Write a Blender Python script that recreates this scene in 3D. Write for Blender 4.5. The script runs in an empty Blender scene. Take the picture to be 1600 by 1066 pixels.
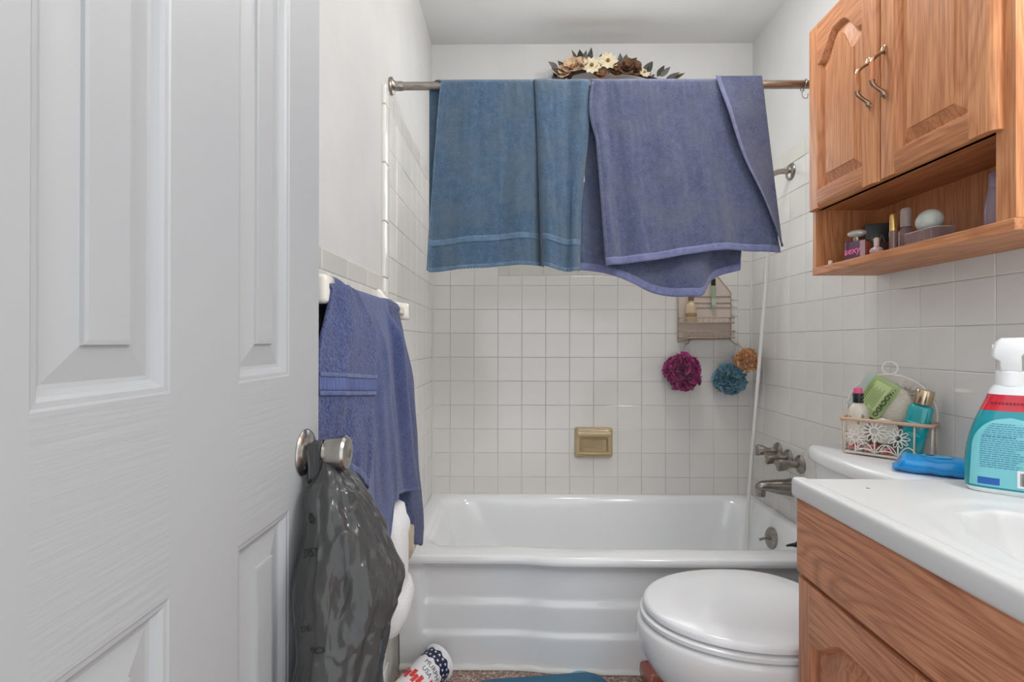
import bpy, bmesh, math, random
from math import pi, sin, cos, sqrt, exp
from mathutils import Vector, Matrix, noise
random.seed(7)
S = bpy.context.scene
C = S.collection
# ------------------------------------------------------------------ camera, world, exposure
H = 1.073
yaw, pitch, roll, FPX = .01104, .002915, .00144, 812.12
cam = bpy.data.cameras.new('camera'); co = bpy.data.objects.new('camera', cam); C.objects.link(co)
cam.sensor_width = 36; cam.lens = FPX/1600*36; cam.clip_start = .01
fwd = Vector((-sin(yaw)*cos(pitch), cos(yaw)*cos(pitch), sin(pitch)))
rgt0 = Vector((cos(yaw), sin(yaw), 0)); up0 = rgt0.cross(fwd)
rgt = rgt0*cos(roll)+up0*sin(roll)
up = -rgt0*sin(roll)+up0*cos(roll)
M = Matrix((rgt, up, -fwd)).transposed().to_4x4(); M.translation = (0, 0, H)
co.matrix_world = M
S.camera = co
w = bpy.data.worlds.new('world'); S.world = w; w.use_nodes = True
w.node_tree.nodes['Background'].inputs[0].default_value = (.93, .97, 1, 1)
w.node_tree.nodes['Background'].inputs[1].default_value = 1.0
S.view_settings.view_transform = 'Standard'; S.view_settings.look = 'None'
S.view_settings.gamma = 1; S.view_settings.use_curve_mapping = False
S.view_settings.exposure = .70
VANITY_LIGHT = 54.0
CEIL_FILL = 17.0  # strength of the added ceiling fill
PANE_FILL = 1.7  # glow given to the hidden window panes as fill

# ------------------------------------------------------------------ materials
def lin(c):
    return tuple(((x/255)/12.92 if x/255 <= .04045 else ((x/255+.055)/1.055)**2.4) for x in c)+(1,)
MATS = {}
def mat(name, col, rough=.5, metal=0, var=0, vscale=8, bump=0, bscale=60, col2=None, stretch=(1,1,1), trans=0, alpha=1, coat=0, ior=None, detail=4, sheen=0):
    if name in MATS: return MATS[name]
    m = bpy.data.materials.new(name); m.use_nodes = True
    nt = m.node_tree; N = nt.nodes; L = nt.links; b = N['Principled BSDF']
    b.inputs['Base Color'].default_value = lin(col); b.inputs['Roughness'].default_value = rough; b.inputs['Metallic'].default_value = metal
    if trans: b.inputs['Transmission Weight'].default_value = trans
    if coat: b.inputs['Coat Weight'].default_value = coat; b.inputs['Coat Roughness'].default_value = .1
    if ior: b.inputs['IOR'].default_value = ior
    if sheen: b.inputs['Sheen Weight'].default_value = sheen; b.inputs['Sheen Roughness'].default_value = .5
    b.inputs['Alpha'].default_value = alpha
    tc = N.new('ShaderNodeTexCoord'); mp = N.new('ShaderNodeMapping'); mp.inputs['Scale'].default_value = stretch
    L.new(tc.outputs['Object'], mp.inputs['Vector'])
    if var or col2:
        n = N.new('ShaderNodeTexNoise'); n.inputs['Scale'].default_value = vscale; n.inputs['Detail'].default_value = detail
        L.new(mp.outputs[0], n.inputs['Vector'])
        r = N.new('ShaderNodeValToRGB'); r.color_ramp.elements[0].position = .35; r.color_ramp.elements[1].position = .65
        c2 = col2 if col2 else tuple(max(0, x-var) for x in col)
        r.color_ramp.elements[0].color = lin(c2); r.color_ramp.elements[1].color = lin(col)
        L.new(n.outputs['Fac'], r.inputs[0]); L.new(r.outputs[0], b.inputs['Base Color'])
    if bump:
        n2 = N.new('ShaderNodeTexNoise'); n2.inputs['Scale'].default_value = bscale; n2.inputs['Detail'].default_value = 3
        L.new(mp.outputs[0], n2.inputs['Vector'])
        bp = N.new('ShaderNodeBump'); bp.inputs['Strength'].default_value = bump; bp.inputs['Distance'].default_value = .004
        L.new(n2.outputs['Fac'], bp.inputs['Height']); L.new(bp.outputs[0], b.inputs['Normal'])
    MATS[name] = m
    return m
def oak(name, axis, c1, c2, c3, rough=.5):
    """oak with the grain running along the given axis (object space)"""
    if name in MATS: return MATS[name]
    m = bpy.data.materials.new(name); m.use_nodes = True
    nt = m.node_tree; N = nt.nodes; L = nt.links; b = N['Principled BSDF']
    b.inputs['Roughness'].default_value = rough; b.inputs['Coat Weight'].default_value = .05; b.inputs['Coat Roughness'].default_value = .3
    tc = N.new('ShaderNodeTexCoord'); mp = N.new('ShaderNodeMapping')
    s = [1, 1, 1]; s[axis] = .13; mp.inputs['Scale'].default_value = s
    L.new(tc.outputs['Object'], mp.inputs['Vector'])
    n = N.new('ShaderNodeTexNoise'); n.inputs['Scale'].default_value = 9; n.inputs['Detail'].default_value = 2; n.inputs['Distortion'].default_value = .6
    L.new(mp.outputs[0], n.inputs['Vector'])
    mul = N.new('ShaderNodeMath'); mul.operation = 'MULTIPLY'; mul.inputs[1].default_value = 14
    L.new(n.outputs['Fac'], mul.inputs[0])
    fr = N.new('ShaderNodeMath'); fr.operation = 'PINGPONG'; fr.inputs[1].default_value = .5
    L.new(mul.outputs[0], fr.inputs[0])
    mp2 = N.new('ShaderNodeMapping'); s2 = [260, 260, 260]; s2[axis] = 9; mp2.inputs['Scale'].default_value = s2
    L.new(tc.outputs['Object'], mp2.inputs['Vector'])
    n2 = N.new('ShaderNodeTexNoise'); n2.inputs['Scale'].default_value = 1; n2.inputs['Detail'].default_value = 3
    L.new(mp2.outputs[0], n2.inputs['Vector'])
    r = N.new('ShaderNodeValToRGB'); e = r.color_ramp.elements
    e[0].position = .0; e[0].color = lin(c2); e[1].position = .34; e[1].color = lin(c1)
    r2 = N.new('ShaderNodeValToRGB'); e = r2.color_ramp.elements
    e[0].position = .36; e[0].color = lin(c3); e[1].position = .55; e[1].color = (1, 1, 1, 1)
    L.new(fr.outputs[0], r.inputs[0]); L.new(n2.outputs['Fac'], r2.inputs[0])
    mx = N.new('ShaderNodeMix'); mx.data_type = 'RGBA'; mx.blend_type = 'MULTIPLY'; mx.inputs[0].default_value = .38
    L.new(r.outputs[0], mx.inputs[6]); L.new(r2.outputs[0], mx.inputs[7]); L.new(mx.outputs[2], b.inputs['Base Color'])
    bp = N.new('ShaderNodeBump'); bp.inputs['Strength'].default_value = .12; bp.inputs['Distance'].default_value = .002
    L.new(n2.outputs['Fac'], bp.inputs['Height']); L.new(bp.outputs[0], b.inputs['Normal'])
    MATS[name] = m
    return m
def terry(name, col, col2, fade=None, scale=420, bump=.9, fscale=7, dist=.003):
    if name in MATS: return MATS[name]
    m = bpy.data.materials.new(name); m.use_nodes = True
    nt = m.node_tree; N = nt.nodes; L = nt.links; b = N['Principled BSDF']
    b.inputs['Roughness'].default_value = .95; b.inputs['Specular IOR Level'].default_value = .15
    b.inputs['Sheen Weight'].default_value = .25; b.inputs['Sheen Roughness'].default_value = .6
    tc = N.new('ShaderNodeTexCoord')
    n = N.new('ShaderNodeTexNoise'); n.inputs['Scale'].default_value = scale; n.inputs['Detail'].default_value = 3; n.inputs['Roughness'].default_value = .7
    L.new(tc.outputs['Object'], n.inputs['Vector'])
    r = N.new('ShaderNodeValToRGB'); r.color_ramp.elements[0].position = .33; r.color_ramp.elements[1].position = .68
    r.color_ramp.elements[0].color = lin(col2); r.color_ramp.elements[1].color = lin(col)
    L.new(n.outputs['Fac'], r.inputs[0])
    nm = N.new('ShaderNodeTexNoise'); nm.inputs['Scale'].default_value = 48; nm.inputs['Detail'].default_value = 5; nm.inputs['Roughness'].default_value = .65
    L.new(tc.outputs['Object'], nm.inputs['Vector'])
    rm = N.new('ShaderNodeValToRGB'); rm.color_ramp.elements[0].position = .3; rm.color_ramp.elements[1].position = .7
    rm.color_ramp.elements[0].color = (.74, .74, .76, 1); rm.color_ramp.elements[1].color = (1.12, 1.12, 1.12, 1)
    L.new(nm.outputs['Fac'], rm.inputs[0])
    mm = N.new('ShaderNodeMix'); mm.data_type = 'RGBA'; mm.blend_type = 'MULTIPLY'; mm.inputs[0].default_value = 1
    L.new(r.outputs[0], mm.inputs[6]); L.new(rm.outputs[0], mm.inputs[7])
    out = mm.outputs[2]
    if fade:
        n3 = N.new('ShaderNodeTexNoise'); n3.inputs['Scale'].default_value = fscale; n3.inputs['Detail'].default_value = 5
        L.new(tc.outputs['Object'], n3.inputs['Vector'])
        r3 = N.new('ShaderNodeValToRGB'); r3.color_ramp.elements[0].position = .42; r3.color_ramp.elements[1].position = .85
        r3.color_ramp.elements[0].color = (0, 0, 0, 1); r3.color_ramp.elements[1].color = (.75, .75, .75, 1)
        L.new(n3.outputs['Fac'], r3.inputs[0])
        mx = N.new('ShaderNodeMix'); mx.data_type = 'RGBA'
        L.new(r3.outputs[0], mx.inputs[0]); L.new(out, mx.inputs[6]); mx.inputs[7].default_value = lin(fade)
        out = mx.outputs[2]
    L.new(out, b.inputs['Base Color'])
    bp = N.new('ShaderNodeBump'); bp.inputs['Strength'].default_value = bump; bp.inputs['Distance'].default_value = dist
    L.new(n.outputs['Fac'], bp.inputs['Height']); L.new(bp.outputs[0], b.inputs['Normal'])
    MATS[name] = m
    return m

PLASTER = mat('wall_paint', (205, 204, 202), .75, var=5, vscale=5, bump=.12, bscale=55)
CEILM = mat('ceiling_paint', (222, 222, 220), .85, var=4, vscale=4)
TILE = mat('glazed_tile', (225, 222, 217), .16, var=5, vscale=4, bump=.03, bscale=14, coat=.3)
CAPM = mat('cap_tile', (209, 206, 198), .18, var=5, vscale=4, coat=.3)
GROUT = mat('grout', (196, 193, 186), .9, var=40, vscale=9, detail=8)
CHINA = mat('white_enamel', (236, 237, 238), .12, coat=.5)
TOILETM = mat('white_vitreous_china', (232, 233, 234), .1, coat=.5)
DOORM = mat('white_door_paint', (172, 173, 175), .42, bump=.06, bscale=1, stretch=(60, 30, 14))
DOORG = mat('white_door_grain', (172, 173, 175), .42, bump=.16, bscale=1, stretch=(80, 9, 210))
NICKEL = mat('brushed_nickel', (172, 165, 157), .3, 1, var=25, vscale=40, stretch=(1, 1, 6))
CHROMEG = mat('worn_brass_nickel', (196, 186, 170), .22, 1, var=50, vscale=25)
TAN = mat('tan_ceramic', (190, 168, 128), .2, coat=.4, var=14, vscale=10)
WHITEP = mat('white_plastic', (232, 232, 232), .35)
MARBLE = mat('cultured_marble', (212, 212, 211), .32, var=4, vscale=5)
OAKZ = oak('oak_vertical', 2, (208, 145, 98), (190, 126, 82), (166, 108, 68))
OAKY = oak('oak_horizontal', 1, (202, 138, 93), (182, 119, 77), (160, 103, 64))
VOAKZ = oak('vanity_oak_vertical', 2, (202, 138, 100), (184, 121, 86), (158, 102, 72))
VOAKY = oak('vanity_oak_horizontal', 1, (208, 144, 106), (180, 118, 84), (148, 94, 66))

# ------------------------------------------------------------------ shape helpers (return verts, faces)
def join(*gs):
    V, F = [], []
    for v, f in gs:
        o = len(V); V += list(v); F += [tuple(i+o for i in q) for q in f]
    return V, F
def tf(g, fn):
    return [tuple(fn(*p)) for p in g[0]], g[1]
def xf(g, M):
    return [tuple(M @ Vector(p)) for p in g[0]], g[1]
def from_bm(bm):
    bm.verts.index_update()
    r = [tuple(v.co) for v in bm.verts], [tuple(v.index for v in f.verts) for f in bm.faces]
    bm.free(); return r
def box(x0, x1, y0, y1, z0, z1, bev=0, seg=2):
    bm = bmesh.new(); bmesh.ops.create_cube(bm, size=1)
    for v in bm.verts:
        v.co = ((x0+x1)/2+v.co.x*(x1-x0), (y0+y1)/2+v.co.y*(y1-y0), (z0+z1)/2+v.co.z*(z1-z0))
    if bev: bmesh.ops.bevel(bm, geom=bm.edges[:], offset=bev, segments=seg, profile=.5, affect='EDGES')
    return from_bm(bm)
def loft(rings, cap0=True, cap1=True, closed=True):
    n = len(rings[0]); V = [tuple(p) for r in rings for p in r]; F = []
    for i in range(len(rings)-1):
        for j in range(n if closed else n-1):
            k = (j+1) % n
            F.append((i*n+j, i*n+k, (i+1)*n+k, (i+1)*n+j))
    if cap0: F.append(tuple(reversed(range(n))))
    if cap1: F.append(tuple((len(rings)-1)*n+j for j in range(n)))
    return V, F
def lathe(prof, n=24, cap=True):
    return loft([[(r*cos(2*pi*j/n), r*sin(2*pi*j/n), z) for j in range(n)] for r, z in prof], cap, cap)
def tube(pts, r, n=8, closed=False):
    pts = [Vector(p) for p in pts]; m = len(pts)
    rr = r if isinstance(r, (list, tuple)) else [r]*m
    rings = []; nrm = None
    for i in range(m):
        a = pts[i-1] if (i > 0 or closed) else pts[i]; b = pts[(i+1) % m] if (i < m-1 or closed) else pts[i]
        t = (b-a).normalized()
        if nrm is None: nrm = t.orthogonal().normalized()
        nrm = (nrm-t*nrm.dot(t)).normalized(); bn = t.cross(nrm)
        rings.append([tuple(pts[i]+rr[i]*(nrm*cos(2*pi*j/n)+bn*sin(2*pi*j/n))) for j in range(n)])
    if closed:
        V, F = loft(rings, False, False); k = (m-1)*n
        for j in range(n): F.append((k+j, k+(j+1) % n, (j+1) % n, j))
        return V, F
    return loft(rings)
def smoothpath(P, k=6):
    P = [Vector(p) for p in P]; out = []
    for i in range(len(P)-1):
        p0 = P[max(i-1, 0)]; p1 = P[i]; p2 = P[i+1]; p3 = P[min(i+2, len(P)-1)]
        for j in range(k):
            t = j/k
            out.append(.5*((2*p1)+(p2-p0)*t+(2*p0-5*p1+4*p2-p3)*t*t+(3*p1-p0-3*p2+p3)*t**3))
    out.append(P[-1]); return out
def grid(fn, nu, nv):
    V = [tuple(fn(i/nu, j/nv)) for j in range(nv+1) for i in range(nu+1)]
    F = [(j*(nu+1)+i, j*(nu+1)+i+1, (j+1)*(nu+1)+i+1, (j+1)*(nu+1)+i) for j in range(nv) for i in range(nu)]
    return V, F
def prism(poly, fn0, fn1):
    """2-D outline -> solid between two placements (functions of u, v)"""
    n = len(poly)
    return loft([[fn0(*p) for p in poly], [fn1(*p) for p in poly]])
def sphere(c, r, nu=20, nv=12, sq=(1, 1, 1)):
    return loft([[(c[0]+sq[0]*r*sin(pi*i/nv)*cos(2*pi*j/nu), c[1]+sq[1]*r*sin(pi*i/nv)*sin(2*pi*j/nu), c[2]-sq[2]*r*cos(pi*i/nv)) for j in range(nu)] for i in [.02]+list(range(1, nv))+[nv-.02]])
def lerp(a, b, t): return a+(b-a)*t
def sm(a, b, x):
    t = min(1, max(0, (x-a)/(b-a))); return t*t*(3-2*t)
def interp(tab, x):
    if x <= tab[0][0]: return tab[0][1]
    for (a, b), (c, d) in zip(tab, tab[1:]):
        if x <= c: return lerp(b, d, (x-a)/(c-a))
    return tab[-1][1]
def interps(tab, x):
    """smooth (Catmull-Rom like) table lookup"""
    n = len(tab)
    if x <= tab[0][0]: return tab[0][1]
    if x >= tab[-1][0]: return tab[-1][1]
    for i in range(n-1):
        if x <= tab[i+1][0]:
            x1, y1 = tab[i]; x2, y2 = tab[i+1]; h = x2-x1; t = (x-x1)/h
            m1 = (y2-tab[i-1][1])/(x2-tab[i-1][0]) if i > 0 else (y2-y1)/h
            m2 = (tab[i+2][1]-y1)/(tab[i+2][0]-x1) if i < n-2 else (y2-y1)/h
            return (2*t**3-3*t*t+1)*y1+(t**3-2*t*t+t)*h*m1+(-2*t**3+3*t*t)*y2+(t**3-t*t)*h*m2
def text(s, size, bold=False):
    cu = bpy.data.curves.new('t', 'FONT'); cu.body = s; cu.size = size; cu.align_x = 'CENTER'; cu.align_y = 'CENTER'; cu.resolution_u = 3
    if bold: cu.offset = size*.02
    o = bpy.data.objects.new('t', cu); C.objects.link(o)
    dg = bpy.context.evaluated_depsgraph_get(); me = o.evaluated_get(dg).to_mesh()
    g = [tuple(v.co) for v in me.vertices], [tuple(p.vertices) for p in me.polygons]
    bpy.data.objects.remove(o); bpy.data.curves.remove(cu)
    return g

# ------------------------------------------------------------------ object helpers
def ob(name, g, m, parent=None, smooth=False, sharp=None, local=False, kind=None, label=None, cat=None, group=None, solid=0, soff=0, subs=0):
    me = bpy.data.meshes.new(name); me.from_pydata(g[0], [], g[1])
    bm = bmesh.new(); bm.from_mesh(me); bmesh.ops.recalc_face_normals(bm, faces=bm.faces[:])
    if smooth:
        for f in bm.faces: f.smooth = True
        if sharp:
            for e in bm.edges:
                if len(e.link_faces) == 2 and e.calc_face_angle(0) > sharp: e.smooth = False
    bm.to_mesh(me); bm.free()
    me.materials.append(m)
    o = bpy.data.objects.new(name, me); C.objects.link(o)
    if solid:
        md = o.modifiers.new('thickness', 'SOLIDIFY'); md.thickness = solid; md.offset = soff
    if subs:
        md = o.modifiers.new('smooth', 'SUBSURF'); md.levels = subs; md.render_levels = subs
    return fin(o, parent, local, kind, label, cat, group)
def wmat(o):
    m = o.matrix_parent_inverse @ o.matrix_basis
    return wmat(o.parent) @ m if o.parent else o.matrix_basis.copy()
def fin(o, parent=None, local=False, kind=None, label=None, cat=None, group=None):
    if parent:
        o.parent = parent
        if not local: o.matrix_parent_inverse = wmat(parent).inverted()
    if kind: o['kind'] = kind
    if label: o['label'] = label
    if cat: o['category'] = cat
    if group: o['group'] = group
    return o
def thing(name, label, cat, loc=(0, 0, 0), rot=(0, 0, 0), group=None, kind=None):
    o = bpy.data.objects.new(name, None); C.objects.link(o); o.location = loc; o.rotation_euler = rot; o.empty_display_size = .05
    o['label'] = label
    if cat: o['category'] = cat
    if group: o['group'] = group
    if kind: o['kind'] = kind
    return o
def inst(me, name, parent, loc):
    o = bpy.data.objects.new(name, me); C.objects.link(o); o.parent = parent
    o.matrix_parent_inverse = parent.matrix_basis.inverted(); o.location = loc
    return o

# ================================================================== THE ROOM
XL, XR, YB, ZC = -.3887, 1.0619, 2.3703, 2.44
T = .109
FLOORM = bpy.data.materials.new('speckled_floor'); FLOORM.use_nodes = True
nt = FLOORM.node_tree; N = nt.nodes; L = nt.links; b = N['Principled BSDF']; b.inputs['Roughness'].default_value = .45
tc = N.new('ShaderNodeTexCoord'); vo = N.new('ShaderNodeTexVoronoi'); vo.inputs['Scale'].default_value = 150
L.new(tc.outputs['Object'], vo.inputs['Vector'])
r = N.new('ShaderNodeValToRGB'); r.color_ramp.interpolation = 'CONSTANT'
cols = [(0, (150, 124, 114)), (.3, (132, 104, 96)), (.5, (166, 142, 130)), (.68, (118, 92, 86)), (.8, (180, 160, 148)), (.93, (204, 192, 182))]
e = r.color_ramp.elements; e[0].color = lin(cols[0][1]); e[1].position = cols[1][0]; e[1].color = lin(cols[1][1])
for p, c in cols[2:]:
    q = e.new(p); q.color = lin(c)
sx = N.new('ShaderNodeSeparateColor'); L.new(vo.outputs['Color'], sx.inputs[0]); L.new(sx.outputs[0], r.inputs[0]); L.new(r.outputs[0], b.inputs['Base Color'])
ob('floor', box(-.6, 1.3, -.4, 2.5, -.06, 0), FLOORM, kind='structure', label='speckled pinkish brown terrazzo floor')
ob('ceiling', box(-.6, 1.3, .06, 2.5, ZC, ZC+.06), CEILM, kind='structure', label='flat grey white painted ceiling')
WB, WL, WR = YB+.007, XL-.007, XR+.007
# window opening in the back wall, hidden behind the hanging towels
wx0, wx1, wz0, wz1 = -.0909, .781, 1.44, 2.12
wall_back = ob('wall_back', join(box(WL-.1, wx0, WB, WB+.12, 0, ZC), box(wx1, WR+.1, WB, WB+.12, 0, ZC), box(wx0, wx1, WB, WB+.12, 0, wz0), box(wx0, wx1, WB, WB+.12, wz1, ZC)), PLASTER, kind='structure', label='white painted back wall tiled around the bathtub')
wall_left = ob('wall_left', box(WL-.1, WL, .06, WB, 0, ZC), PLASTER, kind='structure', label='white painted left wall with tiled wainscot')
wall_right = ob('wall_right', box(WR, WR+.1, .06, WB, 0, ZC), PLASTER, kind='structure', label='white painted right wall with square tiles')
jamb = ob('trim_1', box(WL, -.335, .06, .17, 0, 2.06), DOORM, kind='structure', label='white door jamb beside the hinges')
win = ob('window_1', join(box(wx0, wx0+.045, WB+.05, WB+.09, wz0, wz1, .004), box(wx1-.045, wx1, WB+.05, WB+.09, wz0, wz1, .004), box(wx0+.045, wx1-.045, WB+.05, WB+.09, wz0, wz0+.045, .004), box(wx0+.045, wx1-.045, WB+.05, WB+.09, wz1-.045, wz1, .004), box(.325, .365, WB+.05, WB+.085, wz0+.045, wz1-.045, .004)), WHITEP, kind='structure', label='white framed window behind the hanging towels')
GLASSM = mat('frosted_glass_fill_glow', (170, 176, 178), .5); GB = GLASSM.node_tree.nodes['Principled BSDF']; GB.inputs['Emission Color'].default_value = (.95, .98, 1, 1); GB.inputs['Emission Strength'].default_value = PANE_FILL  # emission added to the panes to brighten the dim tub area
ob('pane', box(wx0+.045, .325, WB+.062, WB+.07, wz0+.045, wz1-.045), GLASSM, win); ob('pane', box(.365, wx1-.045, WB+.062, WB+.07, wz0+.045, wz1-.045), GLASSM, win)

# ---- tiles: each one a bevelled piece with its own joint, sharing meshes between alike sizes
TM = {}
def tile_mesh(axis, a, b, m, th=.009):
    k = (axis, round(a, 4), round(b, 4), m.name)
    if k in TM: return TM[k]
    g = .0006; bv = .0013
    a2, b2 = a/2-g, b/2-g
    V = []; F = []
    for (s, d) in ((0, 0), (0, th-bv), (bv*.45, th-bv*.35), (bv*1.4, th)):
        V += [(-a2+s, -b2+s, d), (a2-s, -b2+s, d), (a2-s, b2-s, d), (-a2+s, b2-s, d)]
    for i in range(3):
        for j in range(4): F.append((i*4+j, i*4+(j+1) % 4, i*4+4+(j+1) % 4, i*4+4+j))
    F.append((12, 13, 14, 15))
    if axis == 'b': V = [(x, -z, y) for x, y, z in V]       # faces -y
    elif axis == 'l': V = [(z, x, y) for x, y, z in V]      # faces +x
    else: V = [(-z, x, y) for x, y, z in V]                 # faces -x
    me = bpy.data.meshes.new('tile'); me.from_pydata(V, [], F)
    bm = bmesh.new(); bm.from_mesh(me); bmesh.ops.recalc_face_normals(bm, faces=bm.faces[:]); 
    for f in bm.faces: f.smooth = len(f.verts) == 4 and f.calc_area() < a*b*.5
    for f in bm.faces: f.smooth = False
    bm.to_mesh(me); bm.free(); me.materials.append(m); TM[k] = me
    return me
TH = .009
def put(axis, u0, u1, v0, v1, m=TILE, name='tile'):
    if u1-u0 < .012 or v1-v0 < .012: return
    a, b_ = u1-u0, v1-v0; jit = random.uniform(-.0005, .0004)
    me = tile_mesh(axis, a, b_, m); uc, vc = (u0+u1)/2, (v0+v1)/2
    if axis == 'b': inst(me, name, wall_back, (uc, YB+TH+jit, vc))
    elif axis == 'l': inst(me, name, wall_left, (XL-TH-jit, uc, vc))
    else: inst(me, name, wall_right, (XR+TH+jit, uc, vc))
def span(lo, hi, anchor, step):
    k = math.floor((lo-anchor)/step); out = [lo]
    x = anchor+k*step
    while x < hi-.004:
        if x > lo+.004: out.append(x)
        x += step
    out.append(hi); return list(zip(out, out[1:]))
ZR = 1.3324; ztub = .3851
# grout beds, a hair behind the tile faces
g_ = .0016
ob('grout_bed', join(box(XL, wx0, YB+g_, WB+.001, ztub-.02, 1.80), box(wx1, XR, YB+g_, WB+.001, ztub-.02, 1.80), box(wx0, wx1, YB+g_, WB+.001, ztub-.02, wz0-.004)), GROUT, wall_back)
ob('grout_bed', join(box(WL-.001, XL-g_, 1.505, YB, 0, 1.815), box(WL-.001, XL-g_, .2, 1.505, 0, 1.258)), GROUT, wall_left)
ob('grout_bed', join(box(XR+g_, WR+.001, 1.53, YB, 0, 1.825), box(XR+g_, WR+.001, .3, 1.53, 0, 1.30)), GROUT, wall_right)
cols_b = span(XL+.004, XR-.004, .1276, T)
for v0, v1 in span(ztub-.006, 1.768, ZR, T):
    for u0, u1 in cols_b:
        if u1 <= wx0+.005 or u0 >= wx1-.005: put('b', u0, u1, v0, v1)
        elif v1 <= ZR+.001: put('b', u0, u1, v0, v1)
for u0, u1 in cols_b:
    if u0 >= wx0-.005 and u1 <= wx1+.005: put('b', u0, u1, ZR, 1.3777)
for u0, u1 in span(wx0, wx1, -.0412, .1565): put('b', u0, u1, 1.3777, 1.438, CAPM, 'sill_tile')
for u0, u1 in cols_b:
    if u1 <= wx0+.005 or u0 >= wx1-.005: put('b', u0, u1, 1.768, 1.81, CAPM, 'cap_tile')
for v0, v1 in span(ztub-.006, 1.768, ZR, T):
    for u0, u1 in span(1.553, YB-.003, 1.553, T): put('l', u0, u1, v0, v1)
    for u0, u1 in span(1.545, YB-.003, 1.9302, T): put('r', u0, u1, v0, v1)
for u0, u1 in span(1.553, YB-.003, 1.60, .1565): put('l', u0, u1, 1.768, 1.826, CAPM, 'cap_tile')
for u0, u1 in span(1.545, YB-.003, 1.62, .1565): put('r', u0, u1, 1.771, 1.836, CAPM, 'cap_tile')
# glossy rounded bullnose column that ends the tub tiling on the left wall
zb = [.02, .12, .29, .46, .63, .80, .97, 1.14, 1.262, 1.4261, 1.5967, 1.767, 1.826]
for a, b_ in zip(zb, zb[1:]):
    o = ob('bullnose_tile', box(XL-.008, XL+.0045, 1.502, 1.5515, a+.001, b_-.001, .0035, 3), TILE, wall_left, smooth=True, sharp=1.2)
for u0, u1 in span(.56, 1.4995, 1.0267, .1565): put('l', u0, u1, 1.218, 1.262, CAPM, 'cap_tile')
for v0, v1 in span(.2, 1.218, 1.218, T):
    for u0, u1 in span(.56, 1.4995, 1.06, T): put('l', u0, u1, v0, v1)
for v0, v1 in span(.45, 1.30, ZR, T):
    for u0, u1 in span(.55, 1.545, 1.9302, T): put('r', u0, u1, v0, v1)
# caulk in the tub corners
ob('trim_2', join(box(XL, XL+.006, YB-.006, YB, ztub, 1.8), box(XR-.006, XR, YB-.006, YB, ztub, 1.8)), mat('caulk', (224, 223, 219), .4), kind='structure', label='white caulk lines in the corners behind the bathtub')

# ================================================================== LIGHTS OUT OF FRAME: VANITY BAR, ADDED CEILING FILL
def glow(name, col, s):
    m = bpy.data.materials.new(name); m.use_nodes = True; nt = m.node_tree; nt.nodes.clear()
    e = nt.nodes.new('ShaderNodeEmission'); e.inputs[0].default_value = col; e.inputs[1].default_value = s
    o = nt.nodes.new('ShaderNodeOutputMaterial'); nt.links.new(e.outputs[0], o.inputs[0]); return m
vl = thing('vanity_light', 'bar light with four round bulbs on the right wall above the vanity', 'light', (WR, .42, 2.1))
ob('back_plate', box(WR-.03, WR, .12, .74, 2.05, 2.15, .006), NICKEL, vl)
bulb = glow('bulb_glow', (1, .995, .985, 1), VANITY_LIGHT)
for k in range(4):
    y = .2+k*.15
    ob('socket', xf(lathe([(.022, 0), (.024, .03), (.018, .035)], 16), Matrix.Translation((WR-.03, y, 2.1)) @ Matrix.Rotation(-pi/2, 4, 'Y')), NICKEL, vl, True, .6)
    ob('bulb', sphere((WR-.105, y, 2.1), .045, 16, 10), bulb, vl, True)
cl = thing('added_ceiling_fill', 'added round white glass fill light on the unseen part of the ceiling', 'light', (.46, 1.55, ZC))  # assumed fixture, added to fill the room from above
ob('base_plate', xf(lathe([(.15, 0), (.155, -.015), (.14, -.025)], 32), Matrix.Translation((.46, 1.55, ZC))), NICKEL, cl, True, .6)
ob('shade', xf(lathe([(.138, -.02), (.135, -.05), (.11, -.085), (.06, -.105), (.005, -.11)], 32), Matrix.Translation((.46, 1.55, ZC))), glow('fill_shade_glow', (1, .995, .985, 1), CEIL_FILL), cl, True)

# ================================================================== DOOR (open, along the left wall)
xd = -.302; ye, yh = .785, .178
panels = [(.565, .681), (.318, .4485)]      # y ranges
panels = [(.5585, .684), (.318, .4485)]
zpan = [(.26, .8515), (1.0285, 1.62), (1.73, 1.91)]
door = thing('door_1', 'white six panel entry door standing open along the left wall', None, (xd, yh, 0), kind='structure')
ys = [yh, .318, .4485, .5585, .684, ye]
zs = [.012, .26, .8515, 1.0285, 1.62, 1.73, 1.91, 2.03]
pieces = []
def bx(y0, y1, z0, z1): pieces.append(box(xd-.035, xd, y0, y1, z0, z1))
bx(ys[0], ys[1], zs[0], zs[-1]); bx(ys[2], ys[3], zs[0], zs[-1]); bx(ys[4], ys[5], zs[0], zs[-1])
for g in pieces: ob('stile', g, DOORM, door)
pieces.clear()
for a, b_ in ((0, 1), (2, 3), (4, 5), (6, 7)):
    bx(ys[1], ys[2], zs[a], zs[b_]); bx(ys[3], ys[4], zs[a], zs[b_])
for g in pieces: ob('rail', g, DOORG, door)
for (y0, y1) in ((.318, .4485), (.5585, .684)):
    for (z0, z1) in zpan:
        rings = []
        for ins, dep in ((0, 0), (.002, -.001), (.006, -.0015), (.009, -.004), (.013, -.0085), (.0165, -.0095), (.042, -.0045), (.0425, -.0015), (.046, -.001)):
            rings.append([(xd+dep, y0+ins, z0+ins), (xd+dep, y1-ins, z0+ins), (xd+dep, y1-ins, z1-ins), (xd+dep, y0+ins, z1-ins)])
        g = loft(rings, False, True)
        gb = loft([[(xd-.035, p[1], p[2]) for p in rings[0]]], False, True)
        ob('panel', join(g, gb), DOORM, door)
KN = Matrix.Translation((xd, .7345, .9165)) @ Matrix.Rotation(pi/2, 4, 'Y')
STEEL = mat('satin_steel', (196, 192, 186), .24, 1, var=36, vscale=30)
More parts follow.
